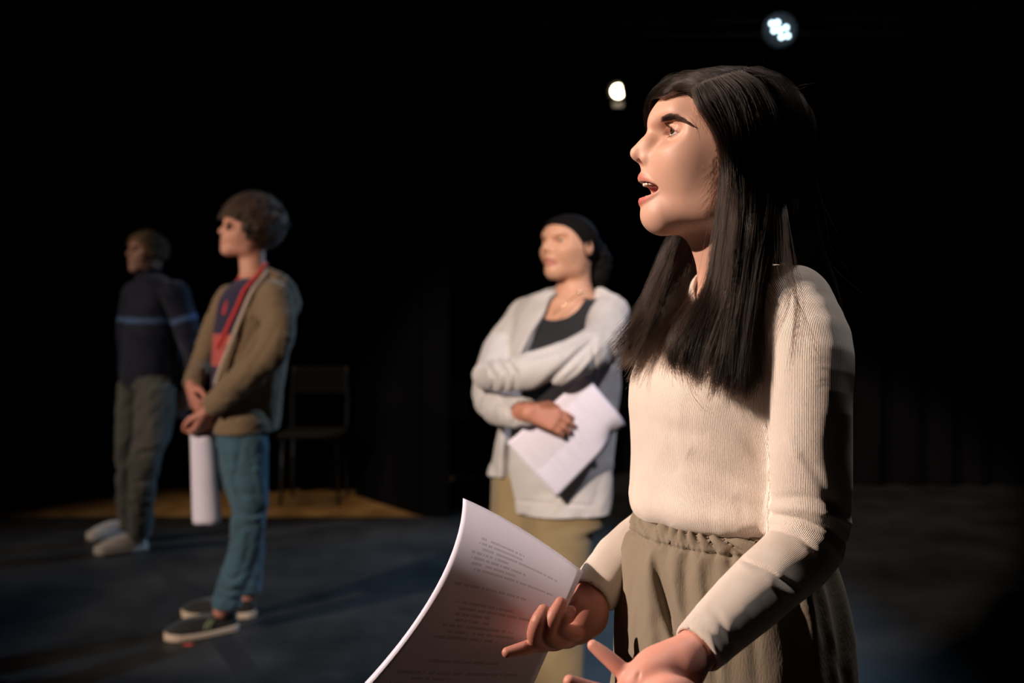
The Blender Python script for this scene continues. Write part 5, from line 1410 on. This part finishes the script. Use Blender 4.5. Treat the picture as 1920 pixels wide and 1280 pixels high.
# truss
trm = plain('black_truss_tube', (.10, .105, .11), .45, .3)
T0 = P(1150, 95, 7.35); T1 = P(1520, -20, 7.05)
dT = (T1-T0)/np.linalg.norm(T1-T0); dT = np.array([1, -.08, 0]); dT /= np.linalg.norm(dT)
tr_ = tag(empty('lighting_truss', P(1300, 40, 7.25)), 'dark lighting truss of crossed tubes under the ceiling above the stage lamps', 'truss')
o_ = P(1230, 72, 7.30)-dT*1.2; o_[2] = P(0, 66, 7.3)[2]
chd = [np.array([0, 0, 0]), np.array([0, .0, .32]), np.array([0, .30, .16])]
for c_ in chd: mkmesh('chord', *tube([o_+c_, o_+c_+dT*5.2], .024, 12), trm, tr_)
for i in range(14):
    a = o_+dT*(.37*i); k = i % 2
    mkmesh('brace', *tube([a+chd[0 if k else 1], a+dT*.37+chd[1 if k else 0]], .011, 8), trm, tr_); 
    mkmesh('brace', *tube([a+chd[0 if k else 2], a+dT*.37+chd[2 if k else 0]], .011, 8), trm, tr_)
# lamps
can = plain('black_lamp_housing', (.006, .006, .007), .8)
def look(o, t): z = np.array(t, float)-np.array(o, float); z /= np.linalg.norm(z); x = np.cross([0, 0, 1.0], z); x /= np.linalg.norm(x); return np.column_stack([x, np.cross(z, x), z])
def lathe(o, R, prof, n=28):
    V_, F_ = [], []
    for r_, h_ in prof:
        for j in range(n): a = 2*math.pi*j/n; V_.append(o+R@np.array([r_*math.cos(a), r_*math.sin(a), h_]))
    for i in range(len(prof)-1):
        for j in range(n): F_.append([i*n+j, i*n+(j+1) % n, (i+1)*n+(j+1) % n, (i+1)*n+j])
    return V_, F_
def yoke(o, R, w, par, top):
    s_ = [o+R@np.array([w, 0, -.06]), o+R@np.array([w, .10, -.06]), o+R@np.array([w*.6, .15, -.06]), o+R@np.array([-w*.6, .15, -.06]), o+R@np.array([-w, .10, -.06]), o+R@np.array([-w, 0, -.06])]
    mkmesh('yoke', *tube(s_, .008, 8), can, par)
    a = (s_[2]+s_[3])/2; c_ = o_+dT*((a-o_)@dT)
    if c_[2] < a[2]+.02: c_ = c_+chd[1]
    mkmesh('clamp', *tube([a, c_], .014, 10), can, par)
LO = P(1462, 56, 7.0); LR = look(LO, (-.2, .5, 1.0))
led = tag(empty('led_stage_light', LO), 'round LED stage lamp with a cluster of blue white diodes, above the long haired girl', 'stage lamp', 'stage lamps hanging from the truss')
mkmesh('housing', *lathe(LO, LR, [(.02, -.20), (.075, -.19), (.095, -.14), (.105, -.02), (.108, .012), (.104, .012), (.100, -.03), (.0, -.03)]), can, led)
em = plain('blue_white_diode', (.8, .9, 1), .3, 0, (.62, .86, 1.0), 6)
for px_, py_ in ((1447, 44), (1458, 42), (1474, 51.5), (1451, 57.5), (1462, 56), (1477, 67), (1465, 69.5)):
    q = P(px_, py_, 7.0)-LO; q = LR@(np.array([q@LR[:, 0], q@LR[:, 1], .006]))+LO
    mkmesh('diode', *lathe(q, LR, [(.0125, -.006), (.0125, 0), (.009, .005), (.0, .007)], 16), em, led)
yoke(LO, LR, .125, led, o_[2]+.02)
WO = P(1159, 171, 7.15); WR = look(WO, (-.1, .5, 1.2))
fr_ = tag(empty('fresnel_stage_light', WO), 'warm white stage lamp half covered by its shutter flap, left of the long haired girl', 'stage lamp', 'stage lamps hanging from the truss')
mkmesh('housing', *lathe(WO, WR, [(.03, -.20), (.060, -.19), (.068, -.10), (.062, .0), (.068, .024), (.063, .024), (.052, -.002), (.0, -.002)]), can, fr_)
mkmesh('lens', *lathe(WO, WR, [(.042, -.001), (.040, .004), (.026, .008), (0, .011)]), plain('warm_lamp_lens', (1, .9, .8), .2, 0, (1, .80, .55), 14), fr_)
def flap(pts, th=.003):
    q = [WO+WR@np.array(p_) for p_ in pts]; n_ = WR[:, 2]*th
    V_ = q+[a-n_ for a in q]; return V_, [[0, 1, 2, 3], [7, 6, 5, 4], [0, 4, 5, 1], [1, 5, 6, 2], [2, 6, 7, 3], [3, 7, 4, 0]]
sx = 1 if (WR[:, 0])[0] > 0 else -1
mkmesh('shutter_flap', *flap([(sx*.064, -.070, .028), (sx*.040, -.070, .060), (sx*.012, .070, .060), (sx*.064, .070, .028)]), can, fr_, smooth=False)
mkmesh('lower_flap', *flap([(-.045, -.070, .028), (.045, -.070, .028), (.030, -.098, .07), (-.030, -.098, .07)]), plain('grey_flap', (.10, .09, .085), .6), fr_, smooth=False)
yoke(WO, WR, .11, fr_, o_[2]+.02)
